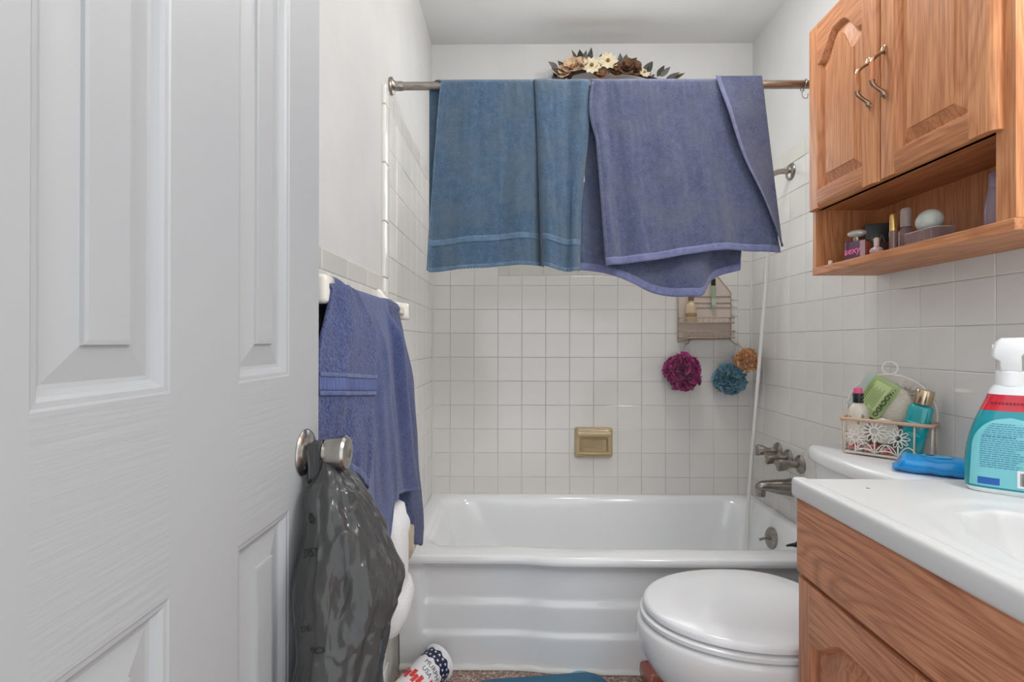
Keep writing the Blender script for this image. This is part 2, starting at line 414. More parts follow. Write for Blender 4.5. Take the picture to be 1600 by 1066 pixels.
kn = ob('door_knob', xf(lathe([(.0, .02), (.0125, .02), (.013, .026), (.016, .028), (.0195, .031), (.0245, .054), (.0248, .058), (.022, .0615), (.008, .063), (.0065, .062), (.0005, .062)], 32, False), KN), STEEL, door, True, .7, label='satin steel door knob')
ob('rosette', xf(lathe([(.033, 0), (.0335, .002), (.031, .005), (.025, .008), (.017, .0095), (.015, .011), (.0125, .022), (.0005, .022)], 40, False), KN), STEEL, kn, True, .7)
ob('screw', xf(lathe([(.004, .0), (.0035, .0022), (.0005, .0025)], 12, False), KN @ Matrix.Translation((.018, -.016, .007))), mat('dark_steel', (60, 58, 56), .3, 1), kn, True, .7)
ob('latch_plate', box(xd-.03, xd-.006, ye-.0005, ye+.0012, .885, .945), STEEL, door)

# ================================================================== PLASTIC BAG ON THE KNOB
BAGM = bpy.data.materials.new('thin_grey_plastic'); BAGM.use_nodes = True
nt = BAGM.node_tree; N = nt.nodes; L = nt.links; b = N['Principled BSDF']
b.inputs['Base Color'].default_value = lin((70, 70, 70)); b.inputs['Roughness'].default_value = .17
b.inputs['Specular IOR Level'].default_value = .42
tc = N.new('ShaderNodeTexCoord'); mp = N.new('ShaderNodeMapping'); mp.inputs['Scale'].default_value = (1, 1, .32); L.new(tc.outputs['Object'], mp.inputs[0])
n1 = N.new('ShaderNodeTexNoise'); n1.noise_type = 'RIDGED_MULTIFRACTAL'; n1.inputs['Scale'].default_value = 34; n1.inputs['Detail'].default_value = 3; n1.inputs['Distortion'].default_value = .8
L.new(mp.outputs[0], n1.inputs['Vector'])
bp = N.new('ShaderNodeBump'); bp.inputs['Strength'].default_value = .14; bp.inputs['Distance'].default_value = .004
L.new(n1.outputs['Fac'], bp.inputs['Height'])
nw = N.new('ShaderNodeTexNoise'); nw.inputs['Scale'].default_value = 30; L.new(mp.outputs[0], nw.inputs['Vector'])
vm = N.new('ShaderNodeVectorMath'); vm.operation = 'MULTIPLY_ADD'; vm.inputs[1].default_value = (.035, .035, .035); L.new(nw.outputs['Color'], vm.inputs[0]); L.new(mp.outputs[0], vm.inputs[2])
v1 = N.new('ShaderNodeTexVoronoi'); v1.feature = 'DISTANCE_TO_EDGE'; v1.inputs['Scale'].default_value = 38; L.new(vm.outputs[0], v1.inputs['Vector'])
bp2 = N.new('ShaderNodeBump'); bp2.inputs['Strength'].default_value = .6; bp2.inputs['Distance'].default_value = .009; bp2.invert = True
L.new(v1.outputs['Distance'], bp2.inputs['Height']); L.new(bp.outputs[0], bp2.inputs['Normal']); L.new(bp2.outputs[0], b.inputs['Normal'])
tr = N.new('ShaderNodeBsdfTransparent'); ms = N.new('ShaderNodeMixShader'); ms.inputs[0].default_value = .86
L.new(tr.outputs[0], ms.inputs[1]); L.new(b.outputs[0], ms.inputs[2]); L.new(ms.outputs[0], N['Material Output'].inputs[0])
bag = thing('plastic_bag', 'crumpled dark grey plastic carrier bag hanging from the door knob', 'bag', (-.235, .735, .5))
# tables down the bag: z, centre x, half width in x, centre y, half width in y
xhi = [(.40, -.205), (.5, -.195), (.60, -.193), (.69, -.180), (.742, -.171), (.79, -.188), (.845, -.214), (.87, -.228), (.89, -.246), (.905, -.262)]
yce = [(.40, .715), (.6, .715), (.75, .725), (.87, .737), (.9, .737)]
yhw = [(.40, .085), (.6, .088), (.75, .078), (.82, .066), (.87, .045), (.89, .030), (.905, .018)]
def bagpt(u, v):
    z = lerp(.40, .905, v)
    th = 2*pi*u
    x1 = interps(xhi, z); x0 = -.297+.006*sin(z*40)+.03*sm(.86, .905, z)
    cy = interps(yce, z); hw = interps(yhw, z)
    cx = (x0+x1)/2; hx = (x1-x0)/2
    c_, s_ = cos(th), sin(th)
    ex = abs(c_)**.8*(1 if c_ > 0 else -1); ey = abs(s_)**.8*(1 if s_ > 0 else -1)
    p = Vector((cx+hx*ex, cy+hw*ey, z))
    q = Vector((p.x*9, p.y*9, z*4.5))
    fold = .55*sin(9*th+z*14+3*noise.noise(q*.8))+.35*sin(17*th-z*21)
    r = noise.ridged_multi_fractal(Vector((p.x*22, p.y*22, z*11)), .9, 2.1, 3, 1, 2)
    n3 = noise.noise(q*3.1)
    amp = .35+.65*sm(.9, .7, z)
    w1 = noise.noise_vector(q*2.5)*.25
    vd = noise.voronoi(Vector((p.x*24+w1.x, p.y*24+w1.y, z*9+w1.z)))[0]
    vd2 = noise.voronoi(Vector((p.x*70+w1.x+4, p.y*70+w1.y, z*38+w1.z)))[0]
    d = amp*(.0035*fold-.003*(r-1.0)*.5+.009*n3+.014*(.45-(vd[1]-vd[0]))+.0022*(.45-(vd2[1]-vd2[0])))
    if ex < -.2: d *= .25
    out = Vector((ex, ey*.9, 0)).normalized()
    p += out*d
    p.z += .004*noise.noise(q*5)
    p.x = max(p.x, xd+.0015)
    return p
g = grid(bagpt, 240, 300)
ob('bag_body', g, BAGM, bag, True)
for k, (dy, w_) in enumerate(((-.016, .012), (.0, .011), (.014, .010))):
    def strap(u, v, dy=dy, w_=w_):
        a = lerp(-pi*.12, pi*1.12, v)
        rx = .0165+.0012*k
        cx0 = -.2605+.0; 
        yy = .7345+.0150*cos(a); zz = .9165+(rx-.0015)*sin(a)
        if v < .12: zz -= (.12-v)/.12*.035; 
        if v > .88: zz -= (v-.88)/.12*.035
        xx = -.2825+(u-.5)*w_*.95+dy*.22+.0025*sin(u*9+v*6)
        yy += .0012*sin(u*20+v*3)
        return (xx, yy, zz)
    ob('handle_loop', grid(strap, 8, 40), BAGM, bag, True, solid=.0006)
INK = mat('black_print', (22, 22, 22), .5)
def bagmark(s, size, u0, v0, rot=0):
    g = text(s, size); cr, sr = cos(rot), sin(rot)
    def place(x, y, z):
        a, b2 = x*cr-y*sr, x*sr+y*cr
        hwid = .33
        p = Vector(bagpt(u0+a/hwid, v0+b2/.505)); c0 = Vector((-.235, .72, p.z))
        return p+(p-c0).normalized()*.0022
    ob('print', tf(g, place), INK, bag)
bagmark('DIST', .012, .70, .80, .25); bagmark('DE', .009, .70, .63, .3); bagmark('NO', .008, .735, .59, .2)
for (u0, v0, s) in ((.70, .875, .0075),):
    tri = []
    for k in range(3):
        a = pi/2+k*2*pi/3
        p0 = (s*cos(a), s*sin(a)); p1 = (s*cos(a+2*pi/3), s*sin(a+2*pi/3))
        pa = [lerp(p0[0], p1[0], t) for t in (.15, .85)]; pb = [lerp(p0[1], p1[1], t) for t in (.15, .85)]
        nx, ny = -(pb[1]-pb[0]), (pa[1]-pa[0]); l = sqrt(nx*nx+ny*ny); nx *= .0016/l; ny *= .0016/l
        tri.append(([(pa[0]+nx, pb[0]+ny, 0), (pa[1]+nx, pb[1]+ny, 0), (pa[1]-nx, pb[1]-ny, 0), (pa[0]-nx, pb[0]-ny, 0)], [(0, 1, 2, 3)]))
    def place(x, y, z):
        p = Vector(bagpt(u0+x/.33, v0+y/.505)); return p+(p-Vector((-.235, .72, p.z))).normalized()*.0022
    ob('print', tf(join(*tri), place), INK, bag)

# ================================================================== BATHTUB
tub = thing('bathtub', 'white enamelled alcove bathtub with a stepped wavy apron', 'bathtub', (.34, 2.02, 0))
def rrect(x0, x1, y0, y1, r, z, n=10):
    P = []
    cs = ((x1-r, y1-r, 0), (x0+r, y1-r, pi/2), (x0+r, y0+r, pi), (x1-r, y0+r, 3*pi/2))
    for q, (cx, cy, a0) in enumerate(cs):
        for i in range(n): a = a0+pi/2*i/(n-1); P.append((cx+r*cos(a), cy+r*sin(a), z))
        k = 60 if q in (0, 2) else 10
        nx_, ny_, na = cs[(q+1) % 4]; na = a0+pi/2
        p0 = P[-1]; p1 = (nx_+r*cos(na), ny_+r*sin(na), z)
        for i in range(1, k): P.append(tuple(lerp(u_, v_, i/k) for u_, v_ in zip(p0, p1)))
    return P
def bul(x): return -.020*sm(-.02, .17, x)
def bt(ring, y_lim=1.9):
    return [(x, y+bul(x)*sm(y_lim, 1.72, y), z) for x, y, z in ring]
X0, X1, Y1 = XL+.001, XR-.001, YB-.001
rings = [bt(rrect(X0, X1, 1.700, Y1, .004, .385)),
         bt(rrect(X0+.012, X1-.012, 1.712, Y1-.012, .02, .388)),
         bt(rrect(X0+.045, X1-.03, 1.745, Y1-.035, .08, .388)),
         bt(rrect(X0+.058, X1-.040, 1.756, Y1-.045, .10, .385)),
         bt(rrect(X0+.070, X1-.048, 1.766, Y1-.055, .12, .374)),
         bt(rrect(X0+.080, X1-.054, 1.772, Y1-.060, .13, .355)),
         rrect(X0+.12, X1-.070, 1.785, Y1-.072, .15, .26), rrect(X0+.19, X1-.09, 1.81, Y1-.09, .17, .13),
         rrect(X0+.23, X1-.11, 1.84, Y1-.115, .17, .085), rrect(X0+.30, X1-.16, 1.90, Y1-.17, .14, .07)]
ob('basin', loft(rings, False, True), CHINA, tub, True, 1.2)
prof = [(1.700, .385), (1.690, .3835), (1.682, .377), (1.679, .368), (1.680, .358), (1.686, .350)]
def apron(u, v):
    x = lerp(X0, X1, u); m = sm(-.325, -.300, x)*sm(1.05, 1.03, x)
    s = v
    # v 0..1 from rim to floor
    tab_z = [(0, .385), (.05, .3835), (.1, .378), (.15, .368), (.2, .357), (.25, .346), (.30, .33), (.45, .232), (.48, .226), (.52, .214), (.55, .207), (.68, .133), (.71, .127), (.75, .115), (.78, .108), (1, 0)]
    tab_y = [(0, 1.700), (.05, 1.690), (.1, 1.683), (.15, 1.680), (.2, 1.681), (.25, 1.688), (.30, 1.696), (.45, 1.699), (1, 1.712)]
    rec = [(0, 0), (.2, 0), (.27, .012), (.30, .016), (.45, .017), (.48, .015), (.52, .010), (.55, .0085), (.68, .0085), (.71, .0075), (.75, .002), (.78, 0), (1, 0)]
    z = interp(tab_z, s); y = interp(tab_y, s)+m*interp(rec, s)*1.15
    y += bul(x)
    return (x, y, z)
ob('apron', grid(apron, 150, 60), CHINA, tub, True)
def caulk(u, v):
    x = lerp(X0, X1, u); a = v*pi/2
    return (x, 1.7115+bul(x)-.012*cos(a)+.0, .0015+.012*sin(a)*(1+.2*sin(u*90)))
ob('caulk_bead', grid(caulk, 120, 5), mat('caulk', (224, 223, 219), .4), tub, True)
MO = Matrix.Translation((XR-.067, 2.05, .308)) @ Matrix.Rotation(-pi/2+.12, 4, 'Y')
ov = ob('overflow_plate', xf(lathe([(.0405, -.004), (.041, .004), (.037, .008), (.02, .011), (.0005, .0115)], 32), MO), NICKEL, tub, True, .7, label='brushed nickel overflow plate with trip lever')
ob('lever', xf(join(lathe([(.009, .008), (.008, .02), (.0005, .021)], 16), tube([(0, 0, .017), (-.006, 0, .032), (-.012, 0, .046)], [.0042, .0042, .0055], 10)), MO), NICKEL, ov, True, .7)
# drain
ob('drain', xf(lathe([(.03, 0), (.03, .002), (.022, .003), (.0005, .001)], 24), Matrix.Translation((.78, 2.06, .0702))), NICKEL, tub, True, .7)

# ---- taps, spout, shower arm, hose (each mounted on the right wall)
def wallM(y, z): return Matrix.Translation((XR, y, z)) @ Matrix.Rotation(-pi/2, 4, 'Y')   # local z -> -x
for k, (y, z, lab) in enumerate(((2.128, .633, 'farthest of the three brushed nickel tub valve handles'), (2.046, .622, 'middle of the three brushed nickel tub valve handles'), (1.962, .617, 'nearest of the three brushed nickel tub valve handles'))):
    h = thing('tub_valve_handle', lab, 'tap handle', (XR, y, z), group='valve handles above the tub spout')
    Mw = wallM(y, z)
    ob('escutcheon', xf(lathe([(.034, 0), (.0345, .004), (.031, .009), (.02, .014), (.015, .016)], 32), Mw), NICKEL, h, True, .7)
    ob('stem', xf(lathe([(.0135, .012), (.0135, .038), (.011, .04), (.011, .046)], 20), Mw), NICKEL, h, True, .7)
    R = Mw @ Matrix.Rotation(.3+k*.5, 4, 'Z')
    prof2 = []
    def flu(zz, r0, amp): return [((r0+amp*(cos(3*2*pi*j/36)))*cos(2*pi*j/36), (r0+amp*(cos(3*2*pi*j/36)))*sin(2*pi*j/36), zz) for j in range(36)]
    ob('grip', xf(loft([flu(.044, .013, 0), flu(.048, .0155, .001), flu(.062, .019, .0035), (flu(.083, .0205, .0055)), flu(.088, .019, .005), flu(.0895, .010, .002)]), R), NICKEL, h, True, .6)
sp = thing('tub_spout', 'brushed nickel tub spout below the valve handles', 'spout', (XR, 2.03, .512))
Ms = wallM(2.03, .512)
def ell(z, a, b2, oy=0): return [(a*cos(2*pi*j/24)+oy, b2*sin(2*pi*j/24), z) for j in range(24)]
# local x -> +z(up) after rotation; build body
ob('spout_body', xf(loft([ell(0, .033, .033), ell(.006, .033, .033), ell(.02, .031, .031, .0), ell(.06, .027, .028, .003), ell(.095, .021, .024, .006), ell(.118, .0175, .022, .006), ell(.130, .014, .018, .002), ell(.136, .008, .010, -.002)]), Ms), NICKEL, sp, True, .9)
ob('spout_lip', tf(lathe([(.017, -.034), (.0185, -.02), (.016, .004)], 20), lambda x, y, z: (XR-.118+x, 2.03+y, .512+z)), NICKEL, sp, True, .9)
ob('flange', xf(lathe([(.036, 0), (.036, .004), (.033, .006)], 28), Ms), NICKEL, sp, True, .7)
sh = thing('wall_shower', 'brushed nickel shower arm with round wall flange beside the lilac towel', 'shower', (XR, 2.03, 1.738))
ob('flange', xf(lathe([(.0325, 0), (.033, .003), (.028, .009), (.012, .014)], 28), wallM(2.03, 1.738)), NICKEL, sh, True, .7)
arm = smoothpath([(XR-.005, 2.03, 1.738), (XR-.035, 2.03, 1.74), (XR-.065, 2.03, 1.732), (XR-.10, 2.03, 1.705), (XR-.135, 2.03, 1.668)], 6)
ob('arm', tube(arm, .0105, 12), NICKEL, sh, True)
ob('shower_head', xf(lathe([(.012, 0), (.014, .02), (.02, .03), (.036, .06), (.037, .068), (.03, .07)], 24), Matrix.Translation((XR-.130, 2.03, 1.674)) @ Matrix.Rotation(pi+.75, 4, 'Y')), NICKEL, sh, True, .7)
hose = smoothpath([(.99, 2.03, 1.62), (1.00, 2.06, 1.60), (1.012, 2.1, 1.50), (1.016, 2.14, 1.30), (1.008, 2.16, 1.10), (.996, 2.17, .90), (.985, 2.18, .70), (.974, 2.19, .50), (.965, 2.19, .34), (.952, 2.17, .22), (.92, 2.12, .12)], 6)
ob('shower_hose', tube(hose, .0072, 10), mat('white_hose', (226, 224, 220), .35), smooth=True, label='thin white shower hose hanging down into the tub corner', cat='hose')

# ---- soap dish on the back wall
sd = thing('soap_dish', 'tan ceramic soap dish set into the tiled back wall', 'soap dish', (.344, YB, .62))
sx0, sx1, sz0, sz1 = .2585, .4300, .5530, .6885
xc_, zc_ = (sx0+sx1)/2, (sz0+sz1)/2
def rr2(x0, x1, z0, z1, r, y, n=7):
    P = []
    for cx, cz, a0 in ((x1-r, z1-r, 0), (x0+r, z1-r, pi/2), (x0+r, z0+r, pi), (x1-r, z0+r, 3*pi/2)):
        for i in range(n): a = a0+pi/2*i/(n-1); P.append((cx+r*cos(a), y, cz+r*sin(a)))
    return P
i = .0
rg = [rr2(sx0, sx1, sz0, sz1, .012, YB+.004), rr2(sx0, sx1, sz0, sz1, .012, YB-.012), rr2(sx0+.003, sx1-.003, sz0+.003, sz1-.003, .012, YB-.022), rr2(sx0+.009, sx1-.009, sz0+.009, sz1-.009, .012, YB-.028),
      rr2(sx0+.020, sx1-.020, sz0+.018, sz1-.040, .016, YB-.028), rr2(sx0+.024, sx1-.024, sz0+.022, sz1-.044, .014, YB-.022), rr2(sx0+.027, sx1-.027, sz0+.028, sz1-.045, .012, YB-.006), rr2(sx0+.04, sx1-.04, sz0+.04, sz1-.055, .008, YB-.004)]
ob('dish_body', loft(rg, True, True), TAN, sd, True, 1.0)
def lip(u, v):
    a = v*2*pi; x = lerp(sx0+.014, sx1-.014, u)
    return (x, YB-.030+.006*cos(a)-.006*sin(u*pi), sz0+.022+.006*sin(a))
ob('front_lip', grid(lip, 16, 10), TAN, sd, True)
def hood(u, v):
    a = v*2*pi; x = lerp(sx0+.012, sx1-.012, u)
    return (x, YB-.026+.010*cos(a), sz1-.028+.013*sin(a))
ob('hood', grid(hood, 16, 12), TAN, sd, True)

# ================================================================== SHOWER CADDY, POUFS
BEIGE = mat('beige_caddy_plastic', (186, 166, 146), .5, var=10, vscale=20)
CLEARB = mat('milky_beige_panel', (206, 192, 180), .5)
cad = thing('shower_caddy', 'beige hanging shower caddy with peaked top on the tiled back wall', 'caddy', (.84, YB-.02, 1.09))
cy0 = YB-.012
c0, c1, cb, cs, ct = .7235, .9605, 1.088, 1.300, 1.382
outl = [(c0, cb-.012), (c0+.07, cb), (c1, cb+.002), (c1, cs), (c1-.058, ct-.010), (c0+.100, ct), (c0, cs+.01)]
ob('back_panel', prism(outl, lambda u, v: (u, cy0, v), lambda u, v: (u, cy0-.003, v)), CLEARB, cad)
fr = smoothpath([(u, cy0-.004, v) for u, v in outl+[outl[0]]], 1)
ob('rim_wire', tube(fr, .0026, 6), BEIGE, cad, True)
for k, (z, d, hgt) in enumerate(((1.105, .06, .03), (1.172, .055, .022))):
    ob('shelf', box(c0+.004, c1-.004, cy0-d, cy0, z-.012, z-.009), CLEARB, cad)
    loop = [(c0+.004, cy0, z+hgt-.01), (c0+.004, cy0-d, z+hgt-.01), (c1-.004, cy0-d, z+hgt-.01), (c1-.004, cy0, z+hgt-.01)]
    ob('rail', tube(loop, .0024, 6), BEIGE, cad, True); ob('rail', tube([(p[0], p[1], z-.01) for p in loop], .0024, 6), BEIGE, cad, True)
    for j in range(11):
        x = lerp(c0+.008, c1-.008, j/10)
        ob('wire', tube([(x, cy0-d, z-.01), (x, cy0-d, z+hgt-.01)], .0013, 5), BEIGE, cad, True)
for z in (1.232, 1.253, 1.282):
    ob('cross_bar', tube([(c0+.06, cy0-.006, z), (c1-.002, cy0-.006, z)], .002, 6), BEIGE, cad, True)
for z in (1.268, 1.236, 1.196, 1.125):
    ob('side_hook', tube(smoothpath([(c1, cy0-.004, z), (c1+.01, cy0-.02, z-.004), (c1+.022, cy0-.028, z-.006)], 3), .0013, 6), NICKEL, cad, True)
for x, s in ((.755, -1), (.975, 1)):
    ob('hook', tube(smoothpath([(x-.02*s, cy0-.004, 1.09), (x-.01*s, cy0-.02, 1.075), (x, cy0-.03, 1.066), (x+.008*s, cy0-.03, 1.075)], 4), .0018, 6), NICKEL, cad, True)
pl = thing('lotion_bottle', 'small beige bottle with a brown cap on the shower caddy shelf', 'bottle', (.7735, cy0-.03, 1.163))
ob('bottle_body', lathe([(.021, 0), (.024, .004), (.024, .07), (.020, .082), (.009, .09), (.009, .1)], 20), mat('cream_plastic', (204, 180, 150), .4), pl, True, .7, local=True)
ob('cap', lathe([(.012, .098), (.012, .118), (.006, .121), (.0005, .122)], 16), mat('brown_cap', (112, 88, 66), .5), pl, True, .7, local=True)
ob('label_band', lathe([(.0243, .02), (.0243, .042)], 20, False), mat('olive_print', (150, 126, 88), .6), pl, True, local=True)
tb = thing('skincare_tube', 'slim green and black tube standing in the shower caddy', 'tube', (.876, cy0-.02, 1.225))
ob('tube_body', box(-.009, .009, -.006, .006, 0, .105, .003), mat('sage_tube', (146, 166, 138), .4), tb, local=True)
ob('cap', box(-.009, .009, -.007, .007, .103, .135, .003), mat('black_plastic', (22, 22, 24), .35), tb, local=True)
ob('label_band', box(-.0095, .0095, -.0066, -.0058, .015, .045), mat('pale_print', (178, 186, 176), .5), tb, local=True)
def pouf(name, lab, c, R, col, col2, hang, seed, ribs=64):
    rnd = random.Random(seed)
    m = mat(name+'_mesh_netting', col, .75, col2=col2, vscale=45, sheen=.3)
    t = thing(name, lab, 'bath pouf', c, group='mesh bath poufs hung below the caddy')
    gs = []
    for k in range(ribs):
        a = Vector((rnd.gauss(0, 1), rnd.gauss(0, 1), rnd.gauss(0, 1))).normalized()
        o1 = a.orthogonal().normalized(); o2 = a.cross(o1)
        ph = rnd.uniform(0, 6.28); rad = R*rnd.uniform(.36, .58); lift = R*rnd.uniform(.40, .66); nf = rnd.choice((2, 3, 4)); cap_ = R*rnd.uniform(.92, 1.24)
        wd = R*rnd.uniform(.22, .34)
        def fn(u, v):
            th = 2*pi*u; ww = .6*sin(nf*th+ph)
            rr = rad*(.55+.45*v)*(1+.25*sin(2*th+ph))
            p = a*(lift+wd*v+R*.22*ww*v)+(o1*cos(th+ww*.8)+o2*sin(th+ww*.8))*rr
            l = p.length
            if l > cap_: p *= cap_/l
            return p
        gs.append(grid(fn, 22, 3))
    ob('ruffles', join(*gs), m, t, True, local=True)
    core = sphere((0, 0, 0), R*.62, 16, 10)
    ob('core', core, m, t, True, local=True)
    ob('cord', tube([Vector((hang[0]-c[0]+s*.004, hang[1]-c[1], hang[2]-c[2])).lerp(Vector((s*.004, 0, R*.6)), q/5) for s in (1,) for q in range(6)]+[Vector((-.004, 0, R*.6)), Vector((hang[0]-c[0]-.004, hang[1]-c[1], hang[2]-c[2]))], .0012, 5), mat('pouf_cord', (170, 168, 168), .8), t, True, local=True)
    return t
pouf('magenta_pouf', 'magenta mesh bath pouf hanging from the left hook of the caddy', (.731, 2.315, .942), .079, (186, 64, 134), (130, 30, 84), (.752, YB-.042, 1.068), 3)
pouf('teal_pouf', 'dusty teal mesh bath pouf hanging below the orange one', (.943, 2.318, .912), .068, (128, 170, 184), (72, 122, 144), (.972, YB-.042, 1.068), 5)
pouf('orange_pouf', 'small peach orange mesh bath pouf hanging above the teal one', (.990, 2.252, 1.000), .050, (224, 176, 126), (200, 142, 94), (.978, YB-.042, 1.068), 8, 44)

# ================================================================== CURTAIN ROD, WREATH
YRD, ZRD = 1.602, 1.866
rod = thing('shower_curtain_rod', 'brushed nickel shower curtain rod spanning the tub alcove', 'rod', (.34, YRD, ZRD))
ob('tube', tf(lathe([(.0125, 0), (.0125, XR-XL)], 20), lambda x, y, z: (XL+z, YRD+x, ZRD+y)), NICKEL, rod, True, .8)
ob('sleeve', tf(lathe([(.0142, .006), (.0142, .03), (.0125, .034)], 20), lambda x, y, z: (XL+z, YRD+x, ZRD+y)), NICKEL, rod, True, .8)
for s, x0 in ((1, XL-.006), (-1, XR+.006)):
    ob('flange', tf(lathe([(.026, 0), (.027, .004), (.025, .008), (.018, .011), (.0135, .018)], 28), lambda x, y, z: (x0+s*z, YRD+x, ZRD+y)), NICKEL, rod, True, .7)
hk = thing('curtain_ring', 'clear plastic curtain ring hanging from the rod beside the oak cabinet', 'ring', (.876, YRD, ZRD-.02))
ob('ring', tube([(.876+.004*sin(a), YRD+.0165*cos(a), ZRD-.002+.0165*sin(a)) for a in [2*pi*k/20 for k in range(20)]], .0017, 6, True), NICKEL, hk, True)
ob('clip', tube(smoothpath([(.876, YRD-.004, ZRD-.019), (.867, YRD-.006, ZRD-.03), (.872, YRD-.006, ZRD-.043), (.884, YRD-.004, ZRD-.043), (.888, YRD-.002, ZRD-.03)], 4), .0016, 6), mat('clear_plastic', (205, 208, 210), .2), hk, True)

wr = thing('floral_wreath', 'dried flower swag with cream daisies and grey leaves above the hanging towels', 'wreath', (.42, YB, 2.2))
arc = smoothpath([(.05, YB-.03, 2.10), (.11, YB-.03, 2.20), (.22, YB-.03, 2.275), (.36, YB-.03, 2.302), (.50, YB-.03, 2.287), (.62, YB-.03, 2.255), (.70, YB-.03, 2.20), (.75, YB-.03, 2.10)], 6)
ob('stem', tube(arc, .008, 7), mat('twig_brown', (78, 62, 48), .9), wr, True)
def leafmesh(Lg, W, curl):
    def fn(u, v):
        w_ = W*sin(pi*min(1, v**.8))*(1-.15*v); s = (u-.5)*2
        return (s*w_, -curl*v*v*Lg-abs(s)*w_*.35, v*Lg)
    return grid(fn, 4, 7)
LEAF = [mat('grey_leaf', (112, 108, 106), .8, var=24, vscale=60), mat('dark_green_leaf', (66, 68, 56), .8, var=20, vscale=60), mat('brown_leaf', (98, 78, 62), .8, var=24, vscale=60)]
rnd = random.Random(11)
def orient(p, d, roll_=0, leaf=False):
    d = Vector(d).normalized(); q = d.to_track_quat('Z', 'Y')
    if leaf:
        yv = Vector((0, 1, 0)); yv = (yv-d*yv.dot(d)).normalized(); xv = yv.cross(d)
        return Matrix.Translation(p) @ Matrix((xv, yv, d)).transposed().to_4x4() @ Matrix.Rotation(roll_, 4, 'Z')
    return Matrix.Translation(p) @ q.to_matrix().to_4x4() @ Matrix.Rotation(roll_, 4, 'Z')
tips = [(.165, 2.285, -.7, .3), (.19, 2.27, -.9, .25), (.205, 2.29, -.8, .5), (.255, 2.32, -.5, .8), (.275, 2.33, -.2, 1), (.29, 2.325, .1, 1), (.315, 2.335, .15, 1), (.33, 2.33, -.4, .9), (.35, 2.31, .3, .9), (.455, 2.315, 0, 1), (.47, 2.31, .15, 1), (.49, 2.305, .8, .7), (.56, 2.285, .6, .7), (.575, 2.28, .3, .9), (.62, 2.262, .5, .7), (.635, 2.258, .7, .6), (.665, 2.248, .8, .4), (.69, 2.243, .9, .35)]
for (x, z, dx, dz) in tips:
    Lg = rnd.uniform(.052, .070)
    d = Vector((dx, -rnd.uniform(.1, .45), dz)).normalized()
    base = Vector((x, YB-.06-rnd.uniform(0, .03), z-.006))-d*Lg*.25
    ob('leaf', xf(leafmesh(Lg, rnd.uniform(.012, .019), rnd.uniform(.05, .3)), orient(base, d, rnd.uniform(-.6, .6), True)), LEAF[rnd.choice((0, 0, 0, 1, 2))], wr, True)
for k in range(46):
    p = arc[rnd.randrange(4, len(arc)-3)]; d = Vector((rnd.uniform(-1, 1), -rnd.uniform(.2, .9), rnd.uniform(-.6, .55)))
    ob('leaf', xf(leafmesh(rnd.uniform(.04, .055), rnd.uniform(.012, .018), .2), orient(Vector(p)+Vector((0, -.01, -.012)), d, rnd.uniform(-1, 1), True)), LEAF[rnd.choice((0, 0, 1, 2))], wr, True)
def flower(c, face, R, npet, m, mc, curl=.25, layers=1, wide=.32):
    Mx = orient(c, face, rnd.uniform(0, 1)); gs = []
    for l in range(layers):
        for k in range(npet):
            a = 2*pi*(k+.5*l)/npet
            def fn(u, v):
                s = (u-.5)*2; w_ = R*wide*(sin(pi*min(.97, .12+.85*v)) if layers == 1 else sin(pi*(.10+.75*v))); rr = R*(1-.28*l)*v+.003
                zz = R*curl*(v*v)*(1+l*1.2)-.15*w_*s*s+.003*l
                return (rr*cos(a)-s*w_*sin(a), rr*sin(a)+s*w_*cos(a), zz)
            gs.append(grid(fn, 4, 5))
    f = ob('flower', xf(join(*gs), Mx), m, wr, True)
    ob('flower_center', xf(sphere((0, 0, .004), R*.2, 10, 6), Mx), mc, f, True)
CREAM = mat('cream_petal', (226, 214, 184), .8, var=18, vscale=50); PEACH = mat('peach_petal', (218, 188, 156), .8, var=26, vscale=45); ROSE = mat('brown_rose_petal', (150, 116, 90), .8, var=40, vscale=45)
EYE = mat('flower_eye', (150, 106, 50), .9, bump=.6, bscale=300)
for c, fc, R, n_, m_, ly in (((.392, YB-.095, 2.306), (.1, -1, .3), .044, 11, CREAM, 1), ((.322, YB-.10, 2.284), (-.1, -1, .25), .042, 11, CREAM, 1), ((.235, YB-.09, 2.283), (-.3, -1, .5), .038, 6, PEACH, 2), ((.275, YB-.085, 2.293), (.2, -1, .6), .032, 7, PEACH, 2), ((.205, YB-.08, 2.266), (-.4, -1, .3), .03, 6, PEACH, 2), ((.475, YB-.09, 2.276), (0, -1, .3), .034, 6, ROSE, 3), ((.51, YB-.085, 2.272), (.3, -1, .3), .03, 6, ROSE, 3), ((.43, YB-.08, 2.268), (0, -1, .2), .028, 6, ROSE, 3), ((.555, YB-.08, 2.262), (.3, -1, .4), .026, 9, CREAM, 1), ((.36, YB-.085, 2.262), (0, -1, 0), .03, 6, ROSE, 2)):
    flower(Vector(c), fc, R, n_, m_, EYE, .30 if ly > 1 else .12, ly, .62 if ly > 1 else .30)

